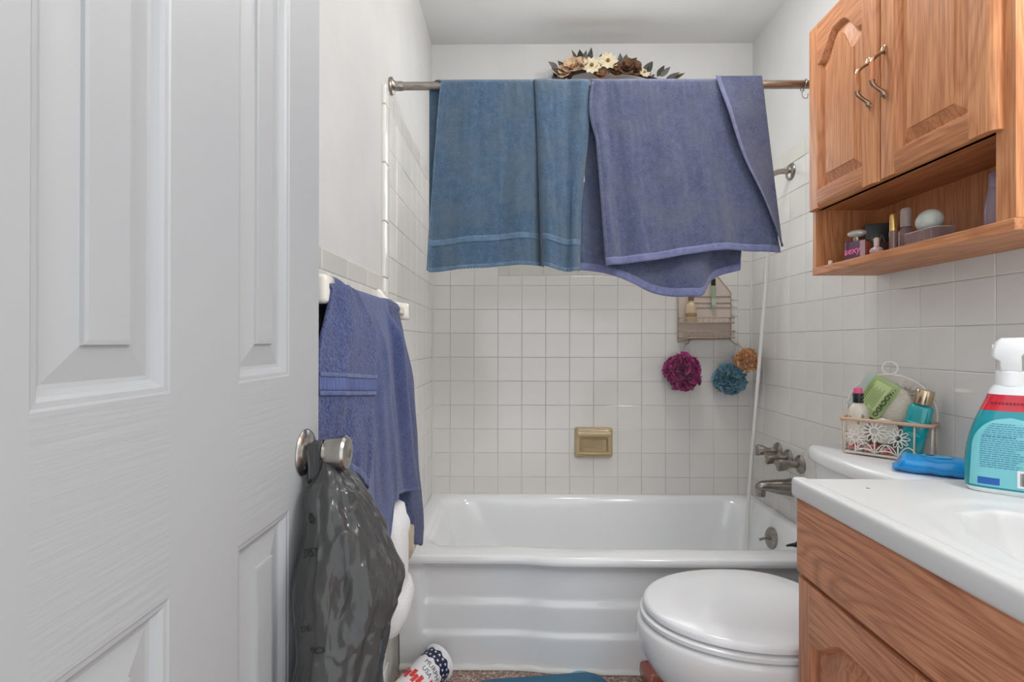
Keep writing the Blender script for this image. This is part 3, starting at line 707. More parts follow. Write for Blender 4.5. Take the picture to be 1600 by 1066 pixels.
# ================================================================== TOWELS ON THE ROD
TEAL = terry('teal_blue_terry', (90, 119, 146), (42, 71, 98), (94, 107, 116), fscale=11)
TEALB = terry('teal_blue_border', (108, 134, 158), (70, 98, 124), scale=600, bump=.5)
LILAC = terry('lilac_blue_terry', (104, 112, 144), (55, 63, 95), (98, 104, 120), fscale=10)
LILACB = terry('lilac_border', (128, 133, 168), (92, 98, 138), scale=600, bump=.4)
def sec(tab, u, t):
    xt = interps([(r_[0], r_[1]) for r_ in tab], u); xb = interps([(r_[0], r_[2]) for r_ in tab], u)
    yt = interps([(r_[0], r_[3]) for r_ in tab], u); yb = interps([(r_[0], r_[4]) for r_ in tab], u)
    return lerp(xt, xb, t), lerp(yt, yb, t)
RT = .0155
tabA = [(0, -.236, -.276, 0, -.006), (.06, -.205, -.262, .001, .006), (.10, -.18, -.238, 0, .004), (.2, -.13, -.18, -.002, -.010), (.35, -.06, -.08, 0, -.004), (.44, -.02, -.04, .001, .002), (.5, .0, .0, 0, -.010), (.58, .040, .043, .001, -.002), (.64, .060, .075, .010, .026), (.66, .061, .080, .010, .030), (.675, .052, .072, -.004, .008), (.70, .058, .080, -.009, -.018), (.75, .085, .10, -.010, -.024), (.82, .125, .128, -.004, -.016), (.87, .158, .146, .004, -.004), (.93, .195, .166, -.004, -.018), (1, .225, .187, .008, .008)]
botA = [(0, 1.297), (.05, 1.292), (.25, 1.302), (.5, 1.312), (.66, 1.312), (.75, 1.302), (.9, 1.292), (1, 1.296)]
def fA(u, d, off=0):
    zb_ = interps(botA, u); z = lerp(ZRD+.0, zb_, d)
    x, y = sec(tabA, u, d**.8)
    y += .003*sin(26*u+5*d)*d+.005*noise.noise(Vector((u*6, d*4, 1)))*d+.005*noise.noise(Vector((u*17, d*2.5, 3)))*sm(0, .5, d)+.002*noise.noise(Vector((u*40, d*9, 7)))
    return (x+.0035*sin(d*7)*(1 if u > .9 else 0), YRD-RT+y-off-.004*d, z)
def towelA(u, v):
    if v < .40:
        t = v/.40; x = lerp(-.277, .205, u); return (x, YRD+RT+.006*sin(u*17)*(1-t), lerp(1.325+.006*sin(u*9), ZRD, t))
    if v < .5:
        a = (v-.40)/.10*pi; x = lerp(lerp(-.277, .205, u), sec(tabA, u, 0)[0], sm(0, pi, a)); y0 = sec(tabA, u, 0)[1]*sm(pi/2, pi, a)
        return (x, YRD+RT*cos(a)+y0, ZRD+RT*sin(a))
    return fA(u, (v-.5)/.5)
twA = thing('bath_towel', 'teal blue bath towel hanging over the left part of the curtain rod', 'towel', (-.03, YRD, 1.3), group='towels hung over the curtain rod')
ob('cloth', grid(towelA, 150, 110), TEAL, twA, True, solid=.004)
ob('border_band', grid(lambda u, v: fA(u, lerp(.842, .875, v)-.012*sin(u*3), .0030), 120, 4), TEALB, twA, True, solid=.0015)
ob('hem', grid(lambda u, v: fA(lerp(-.002, .006, u), lerp(0, 1, v), .0028), 2, 60), TEALB, twA, True, solid=.003)
ob('hem', grid(lambda u, v: fA(u, lerp(.985, 1.006, v)+.0035*(sin(u*420)*.5+.5), .0022), 240, 3), TEALB, twA, True, solid=.002)
# lilac towel
tabB = [(0, .2235, .2660, 0, -.006), (.05, .245, .290, -.004, -.012), (.10, .272, .318, .003, .004), (.18, .31, .36, -.001, -.006), (.3, .37, .42, 0, -.004), (.42, .43, .49, .0, -.010), (.5, .48, .535, .001, -.002), (.6, .53, .59, 0, -.009), (.7, .585, .645, 0, -.003), (.8, .635, .70, .002, .004), (.9, .69, .755, .003, .006), (1, .735, .796, .004, .0)]
botB = [(0, 1.307), (.12, 1.315), (.3, 1.326), (.5, 1.346), (.68, 1.356), (.8, 1.353), (1, 1.349)]
def fB(u, d, off=0):
    z = lerp(ZRD, interps(botB, u), d); x, y = sec(tabB, u, d)
    x -= .014*sin(min(1, d*3.2)*pi)*(1-u)**3*1.0
    y += .005*noise.noise(Vector((u*7, d*4, 5)))*d+.0025*sin(31*u-4*d)*d+.005*noise.noise(Vector((u*17, d*2.5, 8)))*sm(0, .5, d)+.002*noise.noise(Vector((u*40, d*9, 2)))
    return (x, YRD-RT+y-off-.004*d, z)
botB2 = [(0, 1.305), (.1, 1.300), (.18, 1.290), (.32, 1.262), (.44, 1.236), (.56, 1.222), (.68, 1.221), (.75, 1.226), (.80, 1.262), (.86, 1.286), (1, 1.306)]
def bB(u, t, off=0):
    """back half, t: 0 bottom .. 1 rod"""
    x = lerp(lerp(.192, .700, u), lerp(.2235, .735, u), t)
    yb = RT+.006+.012*sin(u*15+.6)*(1-t)+.020*sm(.74, .82, u)*(1-t)
    return (x, YRD+lerp(yb, RT, sm(.2, 1, t))+off, lerp(interps(botB2, u), ZRD, t))
def towelB(u, v):
    if v < .42: return bB(u, v/.42)
    if v < .5:
        a = (v-.42)/.08*pi; y0 = sec(tabB, u, 0)[1]*sm(pi/2, pi, a)
        return (lerp(.2235, .735, u) if a < pi/2 else sec(tabB, u, 0)[0]*sm(pi/2, pi, a)+lerp(.2235, .735, u)*(1-sm(pi/2, pi, a)), YRD+RT*cos(a)+y0, ZRD+RT*sin(a))
    return fB(u, (v-.5)/.5)
twB = thing('bath_towel', 'lilac blue bath towel hanging over the right part of the curtain rod', 'towel', (.48, YRD, 1.22), group='towels hung over the curtain rod')
ob('cloth', grid(towelB, 150, 120), LILAC, twB, True, solid=.004)
ob('hem', grid(lambda u, v: fB(u, lerp(.962, 1.004, v), .0032), 130, 3), LILACB, twB, True, solid=.002)
ob('hem', grid(lambda u, v: bB(u, lerp(-.008, .034, v), -.0035), 130, 3), LILACB, twB, True, solid=.002)
ob('side_hem', grid(lambda u, v: fB(lerp(0, .02, u), v, .0022), 3, 70), terry('lilac_side', (116, 122, 150), (72, 78, 108), scale=500, bump=.5), twB, True, solid=.0015)
def flap(u, v):
    d = lerp(-.012, .975, v)
    xl = interps([(0, .606), (.25, .640), (.48, .680), (.7, .735), (.9, .777), (1, .797)], d); xr = lerp(.738, .799, d)
    x = lerp(xl, xr, u)
    lift = .020*(1-u)**1.5*sm(0, .25, d)*(1-.3*d)+.006
    z = lerp(ZRD+.016, 1.350, max(0, d))
    return (x, YRD-RT-lift-.004*d, z)
ob('folded_edge', grid(flap, 24, 70), LILAC, twB, True, solid=.004)
ob('edge_hem', grid(lambda u, v: tuple(a+b2 for a, b2 in zip(flap(lerp(-.06, .05, u), v), (0, -.003, 0))), 2, 70), LILACB, twB, True, solid=.002)

# ================================================================== TOWEL BAR AND TOWELS ON THE LEFT WALL
CER = mat('white_ceramic', (228, 222, 212), .15, coat=.4)
XB, ZB = -.326, 1.160
bar = thing('towel_bar', 'white ceramic towel bar on the left wall behind the door', 'towel bar', (XL, 1.18, ZB))
ob('bar', tf(box(-.0095, .0095, .84, 1.485, -.0095, .0095, .003), lambda x, y, z: (XB+x, y, ZB+z)), CER, bar, True, .9)
for y in (.853, 1.468):
    rg = []
    for (x, hy, hz, zo) in ((XL-.004, .035, .050, .012), (XL+.006, .034, .048, .012), (XL+.016, .026, .036, .008), (XL+.035, .022, .026, .003), (XB+.004, .022, .024, 0), (XB+.014, .0215, .0235, 0), (XB+.018, .018, .02, 0)):
        rg.append([(x, y+px, ZB+zo+pz) for px, _, pz in [(p[0], 0, p[2]) for p in rr2(-hy, hy, -hz, hz, .008, 0, 5)]])
    ob('post', loft(rg), CER, bar, True, .9)
NAVY = terry('denim_blue_terry', (78, 95, 152), (33, 45, 92), scale=210, bump=1.0, dist=.006)
NAVYS = terry('denim_blue_velour', (86, 100, 150), (52, 64, 110), scale=330, bump=.8)
NAVYB = mat('denim_blue_woven_band', (96, 109, 154), .8, col2=(68, 80, 124), vscale=1, stretch=(10, 300, 10), bump=.8, bscale=1)
NAVYH = terry('denim_blue_hem', (94, 107, 152), (66, 78, 122), scale=500, bump=.5)
rb = .0155
# near hand towel: u along y, d down
nl = [(0, .850), (.08, .842), (.18, .825), (.4, .795), (1, .79)]
nr = [(0, .965), (.08, 1.0), (.20, 1.036), (.35, 1.02), (.6, .985), (1, .966)]
def fH(u, d, off=0):
    y = lerp(interps(nl, d), interps(nr, d), u)
    zbot = lerp(.895, .79, u**1.3)
    z = lerp(ZB, zbot, d)+.012*sin(u*pi)*(1-sm(0, .15, d))
    x = XB+rb+.004+.016*sm(0, .3, d)*sm(0, .35, u)+(.008*sin(u*9+.5+2*d)*d+.006*noise.noise(Vector((u*4, d*4, 2)))+.006*noise.noise(Vector((u*9, d*3, 6)))*d)*sm(0, .3, u)
    x += .012*exp(-((u-.86)/.12)**2)*sm(0, .2, d)+.010*sm(.05, .4, u)
    return (x+off, y, z)
def towelH(u, v):
    if v < .36:
        t = v/.36; return (XB-rb+.002*sin(u*12), lerp(.95, .99, u)*(1-t)+lerp(.85, .965, u)*t, lerp(.95, ZB, t))
    if v < .48:
        a = (v-.36)/.12*pi; y = lerp(.846, .965, u); bulge = .010*sin(u*pi)*sin(a)
        return (XB-(rb+bulge*.3)*cos(a)+.004*sm(pi/2, pi, a), y, ZB+(rb+bulge)*sin(a))
    return fH(u, (v-.48)/.52)
twH = thing('hand_towel', 'denim blue terry hand towel with a ribbed band on the wall bar nearest the door', 'towel', (XB, .91, .8), group='blue towels on the wall towel bar')
ob('cloth', grid(towelH, 70, 110), NAVY, twH, True, solid=.005)
def dH(u, z): return (ZB-z)/(ZB-lerp(.895, .79, u**1.3))
def zt_(u): return 1.028-.020*u
ob('woven_band', grid(lambda u, v: fH(u, dH(u, zt_(u)-lerp(.007, .029, v)), .0035), 60, 6), NAVYB, twH, True, solid=.002)
ob('band_edge', grid(lambda u, v: fH(u, dH(u, zt_(u)-lerp(0, .007, v)), .0045), 60, 3), NAVYH, twH, True, solid=.002)
ob('band_edge', grid(lambda u, v: fH(u, dH(u, zt_(u)-lerp(.029, .036, v)), .0045), 60, 3), NAVYH, twH, True, solid=.002)
ob('hem', grid(lambda u, v: fH(u, lerp(.965, 1.004, v), .003), 60, 3), NAVYH, twH, True, solid=.002)
# bath towel: middle drop and the far loose end
twM = thing('bath_towel', 'denim blue bath towel with smooth folds in the middle of the wall bar', 'towel', (XB, 1.15, .62), group='blue towels on the wall towel bar')
ml = [(0, .972), (.3, .955), (.6, .95), (1, .955)]
mr = [(0, 1.222), (.05, 1.232), (.3, 1.29), (.6, 1.36), (.8, 1.405), (1, 1.45)]
mbot = [(0, .70), (.2, .66), (.38, .612), (.44, .622), (.50, .690), (.56, .702), (.8, .684), (1, .668)]
def fM(u, d, off=0):
    y = lerp(interps(ml, d), interps(mr, d), u)
    z = lerp(ZB, interps(mbot, u), d)
    x = XB+rb+.002+.012*sm(0, .2, d)+.007*sin(u*13+1.2*d)*sm(0, .4, d)+.006*exp(-((u-.55)/.03)**2)*sm(.05, .3, d)+.007*noise.noise(Vector((u*7, d*2, 9)))*sm(0, .4, d)+.004*noise.noise(Vector((u*18, d*3, 4)))*sm(0, .4, d)
    x += .012*sm(.45, .2, u)*d+.024*exp(-((u-.92)/.06)**2)*sm(0, .15, d)-.014*sm(.95, 1, u)*sm(0, .3, d)-.010*exp(-((u-.30)/.06)**2)*sm(.1, .4, d)
    return (x+off, y, z)
def towelM(u, v):
    if v < .36:
        t = v/.36; return (XB-rb+.003*sin(u*14), lerp(lerp(.96, 1.36, u), lerp(.972, 1.222, u), t), lerp(.70, ZB, t))
    if v < .46:
        a = (v-.36)/.10*pi; return (XB-rb*cos(a)+.002*sm(pi/2, pi, a), lerp(.972, 1.222, u), ZB+rb*sin(a))
    return fM(u, (v-.46)/.54)
ob('cloth', grid(towelM, 90, 110), NAVYS, twM, True, solid=.005)
ob('hem', grid(lambda u, v: fM(u, lerp(.985, 1.004, v), .003), 80, 3), NAVYH, twM, True, solid=.002)
fl_ = [(0, 1.222), (.05, 1.225), (.3, 1.255), (.6, 1.30), (1, 1.40)]
fr_ = [(0, 1.36), (.06, 1.392), (.12, 1.405), (.4, 1.475), (.7, 1.58), (.92, 1.67), (1, 1.67)]
fbot = [(0, .535), (.5, .475), (.85, .442), (1, .475)]
def fF(u, d, off=0):
    y = lerp(interps(fl_, d), interps(fr_, d), u)
    z = lerp(ZB-.004, interps(fbot, u), d)
    x = XB+rb-.004+.024*sm(.30, .9, u)*sm(0, .3, d)-.034*sm(.42, .12, u)*sm(.02, .2, d)+.012*d*sin(u*4)+.006*sin(u*7+d*5)*d+.004*noise.noise(Vector((u*4, d*5, 4)))
    return (x+off, y, z)
def towelF(u, v):
    if v < .36:
        t = v/.36; return (XB-rb+.003*sin(u*14), lerp(lerp(1.28, 1.44, u), lerp(1.225, 1.36, u), t), lerp(.68, ZB, t))
    if v < .46:
        a = (v-.36)/.10*pi; return (XB-rb*cos(a)*1.0, lerp(1.225, 1.36, u), ZB+(rb+.004*sin(u*pi))*sin(a)-.004*sm(pi/2, pi, a))
    return fF(u, (v-.46)/.54)
ob('loose_end', grid(towelF, 60, 110), NAVY, twM, True, solid=.005)
ob('side_hem', grid(lambda u, v: fM(lerp(.985, 1.003, u), v, .002), 2, 60), NAVYH, twM, True, solid=.002)

# ---- toilet paper on a tan ceramic holder, low on the left wall
th_ = thing('toilet_paper_holder', 'tan ceramic toilet paper holder low on the left wall', 'paper holder', (XL, 1.36, .5))
for y0, y1 in ((1.215, 1.262), (1.415, 1.545)):
    rg = []
    for (x, i_, zo) in ((XL-.003, -.008, 0), (XL+.008, -.006, 0), (XL+.02, .0, 0), (XL+.07, .006, .004), (XL+.088, .010, .006), (XL+.092, .016, .006)):
        rg.append([(x, px, pz+zo*0) for px, _, pz in rr2(y0+i_, y1-i_, .466+i_*.5, .565-i_, .012, 0, 5)])
    ob('post', loft(rg), TAN, th_, True, .9)
ob('roller', tf(lathe([(.008, 1.255), (.008, 1.42)], 14), lambda x, y, z: (-.342+x, z, .535+y)), TAN, th_, True, .8)
PAPER = mat('quilted_paper', (236, 236, 238), .95, bump=.5, bscale=160)
tp = thing('toilet_roll', 'white toilet paper roll with a loose tail under the blue towels', 'toilet paper', (-.342, 1.34, .49))
ob('roll', tf(loft([[((.021 if i in (0, 3) else .050)*cos(2*pi*j/40), (.021 if i in (0, 3) else .050)*sin(2*pi*j/40), z) for j in range(40)] for i, z in enumerate((1.285, 1.286, 1.392, 1.393))], False, False), lambda x, y, z: (-.337+x, z, .585+y)), PAPER, tp, True, .6)
tl = []
for z, xc3, hx3, y0, y1 in ((.655, -.325, .022, 1.275, 1.375), (.648, -.324, .032, 1.268, 1.384), (.60, -.320, .037, 1.264, 1.388), (.55, -.318, .036, 1.262, 1.390), (.50, -.316, .033, 1.262, 1.392), (.462, -.314, .029, 1.264, 1.394), (.450, -.313, .028, 1.266, 1.398), (.44, -.310, .032, 1.266, 1.408), (.41, -.308, .036, 1.268, 1.420), (.38, -.310, .034, 1.272, 1.412), (.355, -.316, .026, 1.280, 1.392), (.348, -.318, .016, 1.29, 1.37)):
    tl.append([(xc3+hx3*abs(cos(a))**.8*(1 if cos(a) > 0 else -1), (y0+y1)/2+(y1-y0)/2*abs(sin(a))**.7*(1 if sin(a) > 0 else -1), z+.012*sin(a)*(1 if z < .52 else .3)) for a in [2*pi*k/36 for k in range(36)]])
ob('loose_tail', loft(tl), PAPER, tp, True, 1.0)

# ================================================================== TOILET
toi = thing('toilet', 'white toilet with closed lid between the vanity and the bathtub', 'toilet', (.62, 1.325, 0))
YT = 1.328
def egg(xt, xb, hw, z, n=56, ex=1.0, back=.75):
    """egg ring: tip at xt (front, -x), back at xb"""
    P = []; xm = lerp(xt, xb, .56)
    for j in range(n):
        a = 2*pi*j/n; c_, s_ = cos(a), sin(a)
        if c_ < 0: x = xm+(xm-xt)*c_
        else: x = xm+(xb-xm)*(abs(c_)**back)
        P.append((x, YT+hw*(abs(s_)**ex)*(1 if s_ > 0 else -1), z))
    return P
ob('bowl', loft([egg(.46, .80, .115, 0), egg(.46, .80, .115, .01), egg(.475, .80, .105, .06), egg(.455, .81, .105, .13), egg(.40, .82, .130, .19), egg(.345, .83, .165, .245), egg(.315, .84, .190, .295), egg(.3055, .84, .202, .335), egg(.306, .84, .204, .36), egg(.310, .84, .202, .370), egg(.320, .83, .194, .3735)]), TOILETM, toi, True, 1.0)
ob('seat', loft([egg(.327, .80, .190, .3775), egg(.3155, .805, .2025, .380), egg(.3155, .805, .2025, .389), egg(.320, .80, .198, .392)]), WHITEP if False else mat('toilet_seat_plastic', (228, 229, 231), .16, coat=.3), toi, True, .9)
ob('lid', loft([egg(.336, .80, .185, .3962), egg(.3235, .805, .198, .3985), egg(.3235, .805, .198, .4085), egg(.327, .80, .1945, .4135), egg(.335, .79, .187, .416), egg(.40, .74, .13, .4185), egg(.55, .62, .03, .419)]), MATS['toilet_seat_plastic'], toi, True, .9)
for s in (-1, 1):
    ob('hinge', box(.79, .835, YT+s*.075-.02, YT+s*.075+.02, .377, .412, .006), MATS['toilet_seat_plastic'], toi, True, .9)
def tankring(i_, z, bow=.035):
    P = []; x1 = XR-.012-i_; hw = .222-i_; n = 24
    xc2 = .855+i_
    for j in range(n+1):
        t = j/n*2-1; y = YT+.007+hw*t
        x = xc2-bow*(1-abs(t)**2.2)+.05*max(0, abs(t)-.86)**2/.0196*.55
        P.append((x, y, z))
    P += [(x1, YT+.007+hw, z), (x1, YT+.007-hw, z)]
    return P
ob('tank', loft([tankring(.045, .372), tankring(.03, .38), tankring(.022, .5), tankring(.014, .735)]), TOILETM, toi, True, 1.0)
ob('tank_lid', loft([tankring(.010, .735), tankring(.002, .739), tankring(0, .745), tankring(0, .764), tankring(.003, .7715), tankring(.010, .775)]), TOILETM, toi, True, 1.0, label='white rounded tank lid')
ob('pedestal_neck', loft([egg(.72, XR-.10, .12, .20), egg(.72, XR-.06, .16, .30), egg(.72, XR-.05, .18, .3725)]), TOILETM, toi, True, 1.0)

# ================================================================== VANITY
XF = .602; YV1, YV0 = 1.1015, .335
van = thing('vanity_cabinet', 'reddish brown oak vanity cabinet under the white sink top', 'cabinet', (.82, .72, 0))
ob('body', join(box(XF+.02, XR-.001, YV1-.016, YV1, .0, .7485), box(XF+.02, XR-.001, YV0, YV0+.016, .0, .7485), box(XF+.02, XR-.001, YV0+.016, YV1-.016, .10, .116), box(XR-.012, XR-.001, YV0+.016, YV1-.016, .116, .7485), box(XF+.07, XF+.085, YV0+.016, YV1-.016, 0, .10)), VOAKZ, van)
ob('face_frame', join(box(XF, XF+.02, YV1-.045, YV1, .10, .7485), box(XF, XF+.02, YV0, YV0+.045, .10, .7485), box(XF, XF+.02, YV0+.045, YV1-.045, .10, .15), box(XF, XF+.02, YV0+.045, YV1-.045, .555, .60), box(XF, XF+.02, YV0+.045, YV1-.045, .72, .7485), box(XF, XF+.02, .70, .74, .15, .555)), VOAKZ, van)
def bevboard(y0, y1, z0, z1, xb, th, bv=.006, bd=.004):
    rg = []
    for ins, d in ((0, 0), (0, th-bd), (bv*.5, th-bd*.3), (bv, th)):
        rg.append([(xb-d, y0+ins, z0+ins), (xb-d, y1-ins, z0+ins), (xb-d, y1-ins, z1-ins), (xb-d, y0+ins, z1-ins)])
    return loft(rg)
ob('drawer_front', bevboard(YV0+.004, YV1-.0005, .594, .7475, XF, .017), VOAKY, van, label='wide false drawer front with horizontal grain')
def arch_door(parent, name, y0, y1, z0, z1, xb, th, st, rail, top, rise, mz, my, flip=False):
    """cathedral raised-panel door facing -x; returns the door root (the frame's left stile parent)"""
    yl, yr_ = y0+st, y1-st; zt = z1-top; n = 28
    def arch(t):          # t 0..1 across the opening, height of the arched edge above the shoulders
        s = abs(t-.5)*2
        return rise*(1-sm(.18, .92, s))+(-.006 if s > .95 else 0)*0
    edge = [(lerp(yl, yr_, k/n), zt+arch(k/n)) for k in range(n+1)]
    bv = .004
    def board(poly, m, nm, par):
        cx = sum(p[0] for p in poly)/len(poly); cz = sum(p[1] for p in poly)/len(poly)
        return ob(nm, loft([[(xb, y, z) for y, z in poly], [(xb-th+.003, y, z) for y, z in poly], [(xb-th, y+(.002 if y < cx else -.002)*0, z) for y, z in poly]]), m, par)
    # outer edges of stiles get a rounded profile
    def stile(ya, yb2, outer):
        pr = [(0, 0), (0, th-.009), (.004, th-.0045), (.010, th-.0015), (.016, th)]
        if outer == 'hi': P = [(xb, ya), (xb-th, ya)]+[(xb-d, yb2-i_) for i_, d in reversed(pr)]
        else: P = [(xb-d, ya+i_) for i_, d in pr]+[(xb-th, yb2), (xb, yb2)]
        return loft([[(x, y, z0) for x, y in P], [(x, y, z1) for x, y in P]])
    d = ob(name, stile(yr_, y1, 'hi'), mz, parent, True, .5)
    ob('stile', stile(y0, yl, 'lo'), mz, d, True, .5)
    pr = [(0, 0), (0, th-.009), (.004, th-.0045), (.010, th-.0015), (.016, th)]
    P = [(xb-dd, z0+i_) for i_, dd in pr]+[(xb-th, z0+rail), (xb, z0+rail)]
    ob('bottom_rail', loft([[(x, yl, z) for x, z in P], [(x, yr_, z) for x, z in P]]), my, d, True, .5)
    poly = edge+[(yr_, z1), (yl, z1)]
    ob('top_rail', loft([[(xb, y, z) for y, z in poly], [(xb-th, y, z) for y, z in poly]]), my, d)
    # raised panel: nested outlines
    base = [(yl, z0+rail), (yr_, z0+rail)]+[(y, z) for y, z in reversed(edge)]
    cy, czm = (yl+yr_)/2, (z0+rail+zt)/2
    def inset(i_):
        a, b2 = yl+i_, yr_-i_; out = [(a, z0+rail+i_), (b2, z0+rail+i_)]
        for k in range(n, -1, -1):
            t = k/n; out.append((lerp(a, b2, t), zt+arch(t)-i_))
        return out
    rg = []
    for i_, dd in ((-.003, -.016), (0, -.001), (.002, -.002), (.005, -.008), (.008, -.0145), (.011, -.0145), (.036, -.0055), (.0365, -.003), (.040, -.003)):
        rg.append([(xb-th-dd, y, z) for y, z in inset(i_)])
    ob('raised_panel', loft(rg, False, True), mz, d)
    return d
arch_door(van, 'door', .725, YV1-.0005, .125, .5875, XF, .017, .05, .06, .115, .05, VOAKZ, VOAKY)
arch_door(van, 'door', YV0+.004, .715, .125, .5875, XF, .017, .05, .06, .115, .05, VOAKZ, VOAKY)
# ---- counter with moulded shell basin
top = thing('vanity_top', 'white cultured marble vanity top with a moulded shell basin', 'countertop', (.82, .72, .75))
CX0, CX1, CY0, CY1, CZ = .5785, XR-.001, .31, 1.108, .79
def depth(x, y):
    dx, dy = x-.815, y-.70
    e1 = sqrt((dx/.185)**2+(dy/.272)**2); a = math.atan2(dy/.272, dx/.185)
    z = -.0042*sm(1.02, .88, e1)
    sc = 1-.055*abs(cos(a*5.5))**1.5
    e2 = sqrt((dx/.142)**2+((dy)/.222)**2)/sc
    if e2 < 1: z -= .115*(1-e2**4.5)*sm(1.0, .93, e2)+.002*sm(1, .97, e2)
    z += .004*sm(.035, .022, x-CX0)
    return z
NX, NY = 110, 170
def ctop(u, v):
    x = lerp(CX0+.008, CX1, u); y = lerp(CY0, CY1-.004, v)
    return (x, y, CZ-.004+depth(x, y)+.0)
ob('top_surface', grid(ctop, NX, NY), MARBLE, top, True)
prf = [(CX0+.008, CZ), (CX0+.004, CZ-.001), (CX0+.0012, CZ-.0045), (CX0, CZ-.010), (CX0, CZ-.032), (CX0+.002, CZ-.038), (CX0+.006, CZ-.041), (CX0+.03, CZ-.041)]
ob('front_edge', loft([[(x, CY0, z) for x, z in prf], [(x, CY1-.004, z) for x, z in prf]], False, False, False), MARBLE, top, True, 1.2)
ob('end_edge', join(box(CX0+.0025, CX1, CY1-.0045, CY1, CZ-.040, CZ-.005, .002)), MARBLE, top, True, .9)
ob('drain', xf(lathe([(.022, 0), (.022, .003), (.016, .004), (.0005, .001)], 24), Matrix.Translation((.815, .70, CZ-.1155))), NICKEL, top, True, .7)
ob('chip_mark', xf(lathe([(.004, 0), (.003, .0006), (.0005, .0007)], 10), Matrix.Translation((.692, 1.035, CZ-.0041))), mat('grey_chip', (120, 118, 116), .8), top)

# ================================================================== WALL CABINET ABOVE THE TOILET
KX, KY0, KY1, KZ0, KZ1 = .874, .921, 1.5489, 1.2722, 1.990
cab = thing('wall_cabinet', 'honey oak wall cabinet with two arched doors and an open shelf', 'cabinet', (.97, 1.235, KZ0))
ob('side_panel', box(KX, XR-.001, KY1-.016, KY1, KZ0+.022, KZ1), OAKZ, cab)
ob('side_panel', box(KX+.018, XR-.001, KY0, KY0+.016, KZ0+.022, KZ1), OAKZ, cab)
ob('bottom_board', bevboard(KY0, KY1, -(XR-.001), -(KX-.0), 0, .022, 0.0001, .0001) if False else box(KX-.002, XR-.001, KY0, KY1, KZ0, KZ0+.022, .002), OAKY, cab)
ob('back_panel', box(XR-.012, XR-.002, KY0+.016, KY1-.016, KZ0+.022, KZ1-.016), OAKZ, cab)
ob('shelf_board', box(KX+.002, XR-.012, KY0+.016, KY1-.016, 1.462, 1.478), OAKY, cab)
ob('top_board', box(KX, XR-.002, KY0, KY1, KZ1-.016, KZ1), OAKY, cab)
ob('frame_stile', box(KX, KX+.018, KY0, KY0+.038, KZ0+.022, KZ1), OAKZ, cab)
ob('frame_rail', box(KX, KX+.018, KY0+.038, KY1-.016, 1.462, 1.50), OAKY, cab)
doors = []
doors.append(arch_door(cab, 'door', 1.249, 1.5455, 1.459, 1.985, KX, .019, .052, .050, .115, .062, OAKZ, OAKY))
doors.append(arch_door(cab, 'door', .944, 1.243, 1.459, 1.985, KX, .019, .052, .050, .115, .062, OAKZ, OAKY))
BRASS = mat('antique_nickel', (186, 156, 130), .28, 1, var=40, vscale=60)
for d, y in ((doors[0], 1.272), (doors[1], 1.219)):
    xb = KX-.019
    h = ob('handle', xf(lathe([(.0065, -.021), (.0072, -.012), (.0075, 0), (.0072, .012), (.0065, .021)], 18), Matrix.Translation((xb-.030, y, 1.706))), oak('handle_oak', 2, (206, 140, 92), (180, 112, 70), (160, 100, 64)), d, True, .9, label='oak grip with antique metal arms')
    for s in (-1, 1):
        pth = smoothpath([(xb-.030, y, 1.706+s*.021), (xb-.029, y, 1.706+s*.028), (xb-.018, y, 1.706+s*.038), (xb-.006, y, 1.706+s*.047), (xb-.001, y, 1.706+s*.056)], 4)
        o = ob('handle_arm', tube(pth, [.0062, .0066, .005, .0048, .005, .0052, .0048, .0044, .0042, .0042, .0044, .0048, .0056, .0064, .007, .0072, .006][:len(pth)], 12), BRASS, d, True, 1.0)
        ob('handle_foot', sphere((xb-.0005, y, 1.706+s*.052), .0085, 14, 8, (.45, .85, 1.35)), BRASS, d, True)

# ---- things on the open shelf (shelf top z = 1.2942)
SZ = KZ0+.0222
GLS = lambda n, c, r=.06: mat(n, c, r, trans=.75, ior=1.3)
pf = thing('perfume_bottle', 'square glass perfume bottle with pink script on the cabinet shelf', 'perfume', (.926, 1.428, SZ), (0, 0, -1.0))
ob('glass_body', box(-.026, .026, -.0135, .0135, 0, .058, .004), mat('plum_glass', (98, 58, 84), .08, coat=.5), pf, True, .9, local=True)
ob('side_panel', box(.0265, .028, -.011, .011, .004, .052), mat('orange_liquid', (206, 106, 72), .15), pf, local=True)
ob('edge_glass', box(.0135, .0262, -.0150, -.0136, .003, .055), mat('pale_glass', (190, 158, 160), .1), pf, local=True)
ob('collar', lathe([(.009, .057), (.009, .065), (.0085, .067)], 20), CHROMEG, pf, True, .7, local=True)
ob('cap', tf(sphere((0, 0, .077), .0225, 20, 10, (1.1, .75, .5)), lambda x, y, z: (x, y, z)), mat('clear_crystal_cap', (198, 192, 188), .08, metal=.2, coat=.5), pf, True, local=True)
g = text('sexy', .026, True)
ob('lettering', tf(g, lambda x, y, z: (x*.85-.006, -.0142, .030+y+x*.12)), mat('pink_print', (246, 120, 172), .5), pf, local=True)
bxp = thing('perfume_box', 'black and dark red perfume box at the back of the cabinet shelf', 'box', (1.000, 1.462, SZ), (0, 0, -.45))
ob('carton', box(-.028, .028, -.022, .022, 0, .058, .001), mat('dark_red_card', (74, 14, 26), .35), bxp, local=True)
ob('lid', box(-.029, .029, -.023, .023, .058, .108, .001), mat('black_card', (20, 18, 20), .25), bxp, local=True)
ob('motif', tube([(-.018+.036*k/20, -.0238, .066+.010*sin(k*.9)) for k in range(21)], .0008, 5), mat('silver_print', (150, 146, 140), .3), bxp, True, local=True)
tv = thing('glass_vial', 'tiny clear glass vial with pale stopper in front of the dark box', 'vial', (.903, 1.318, SZ))
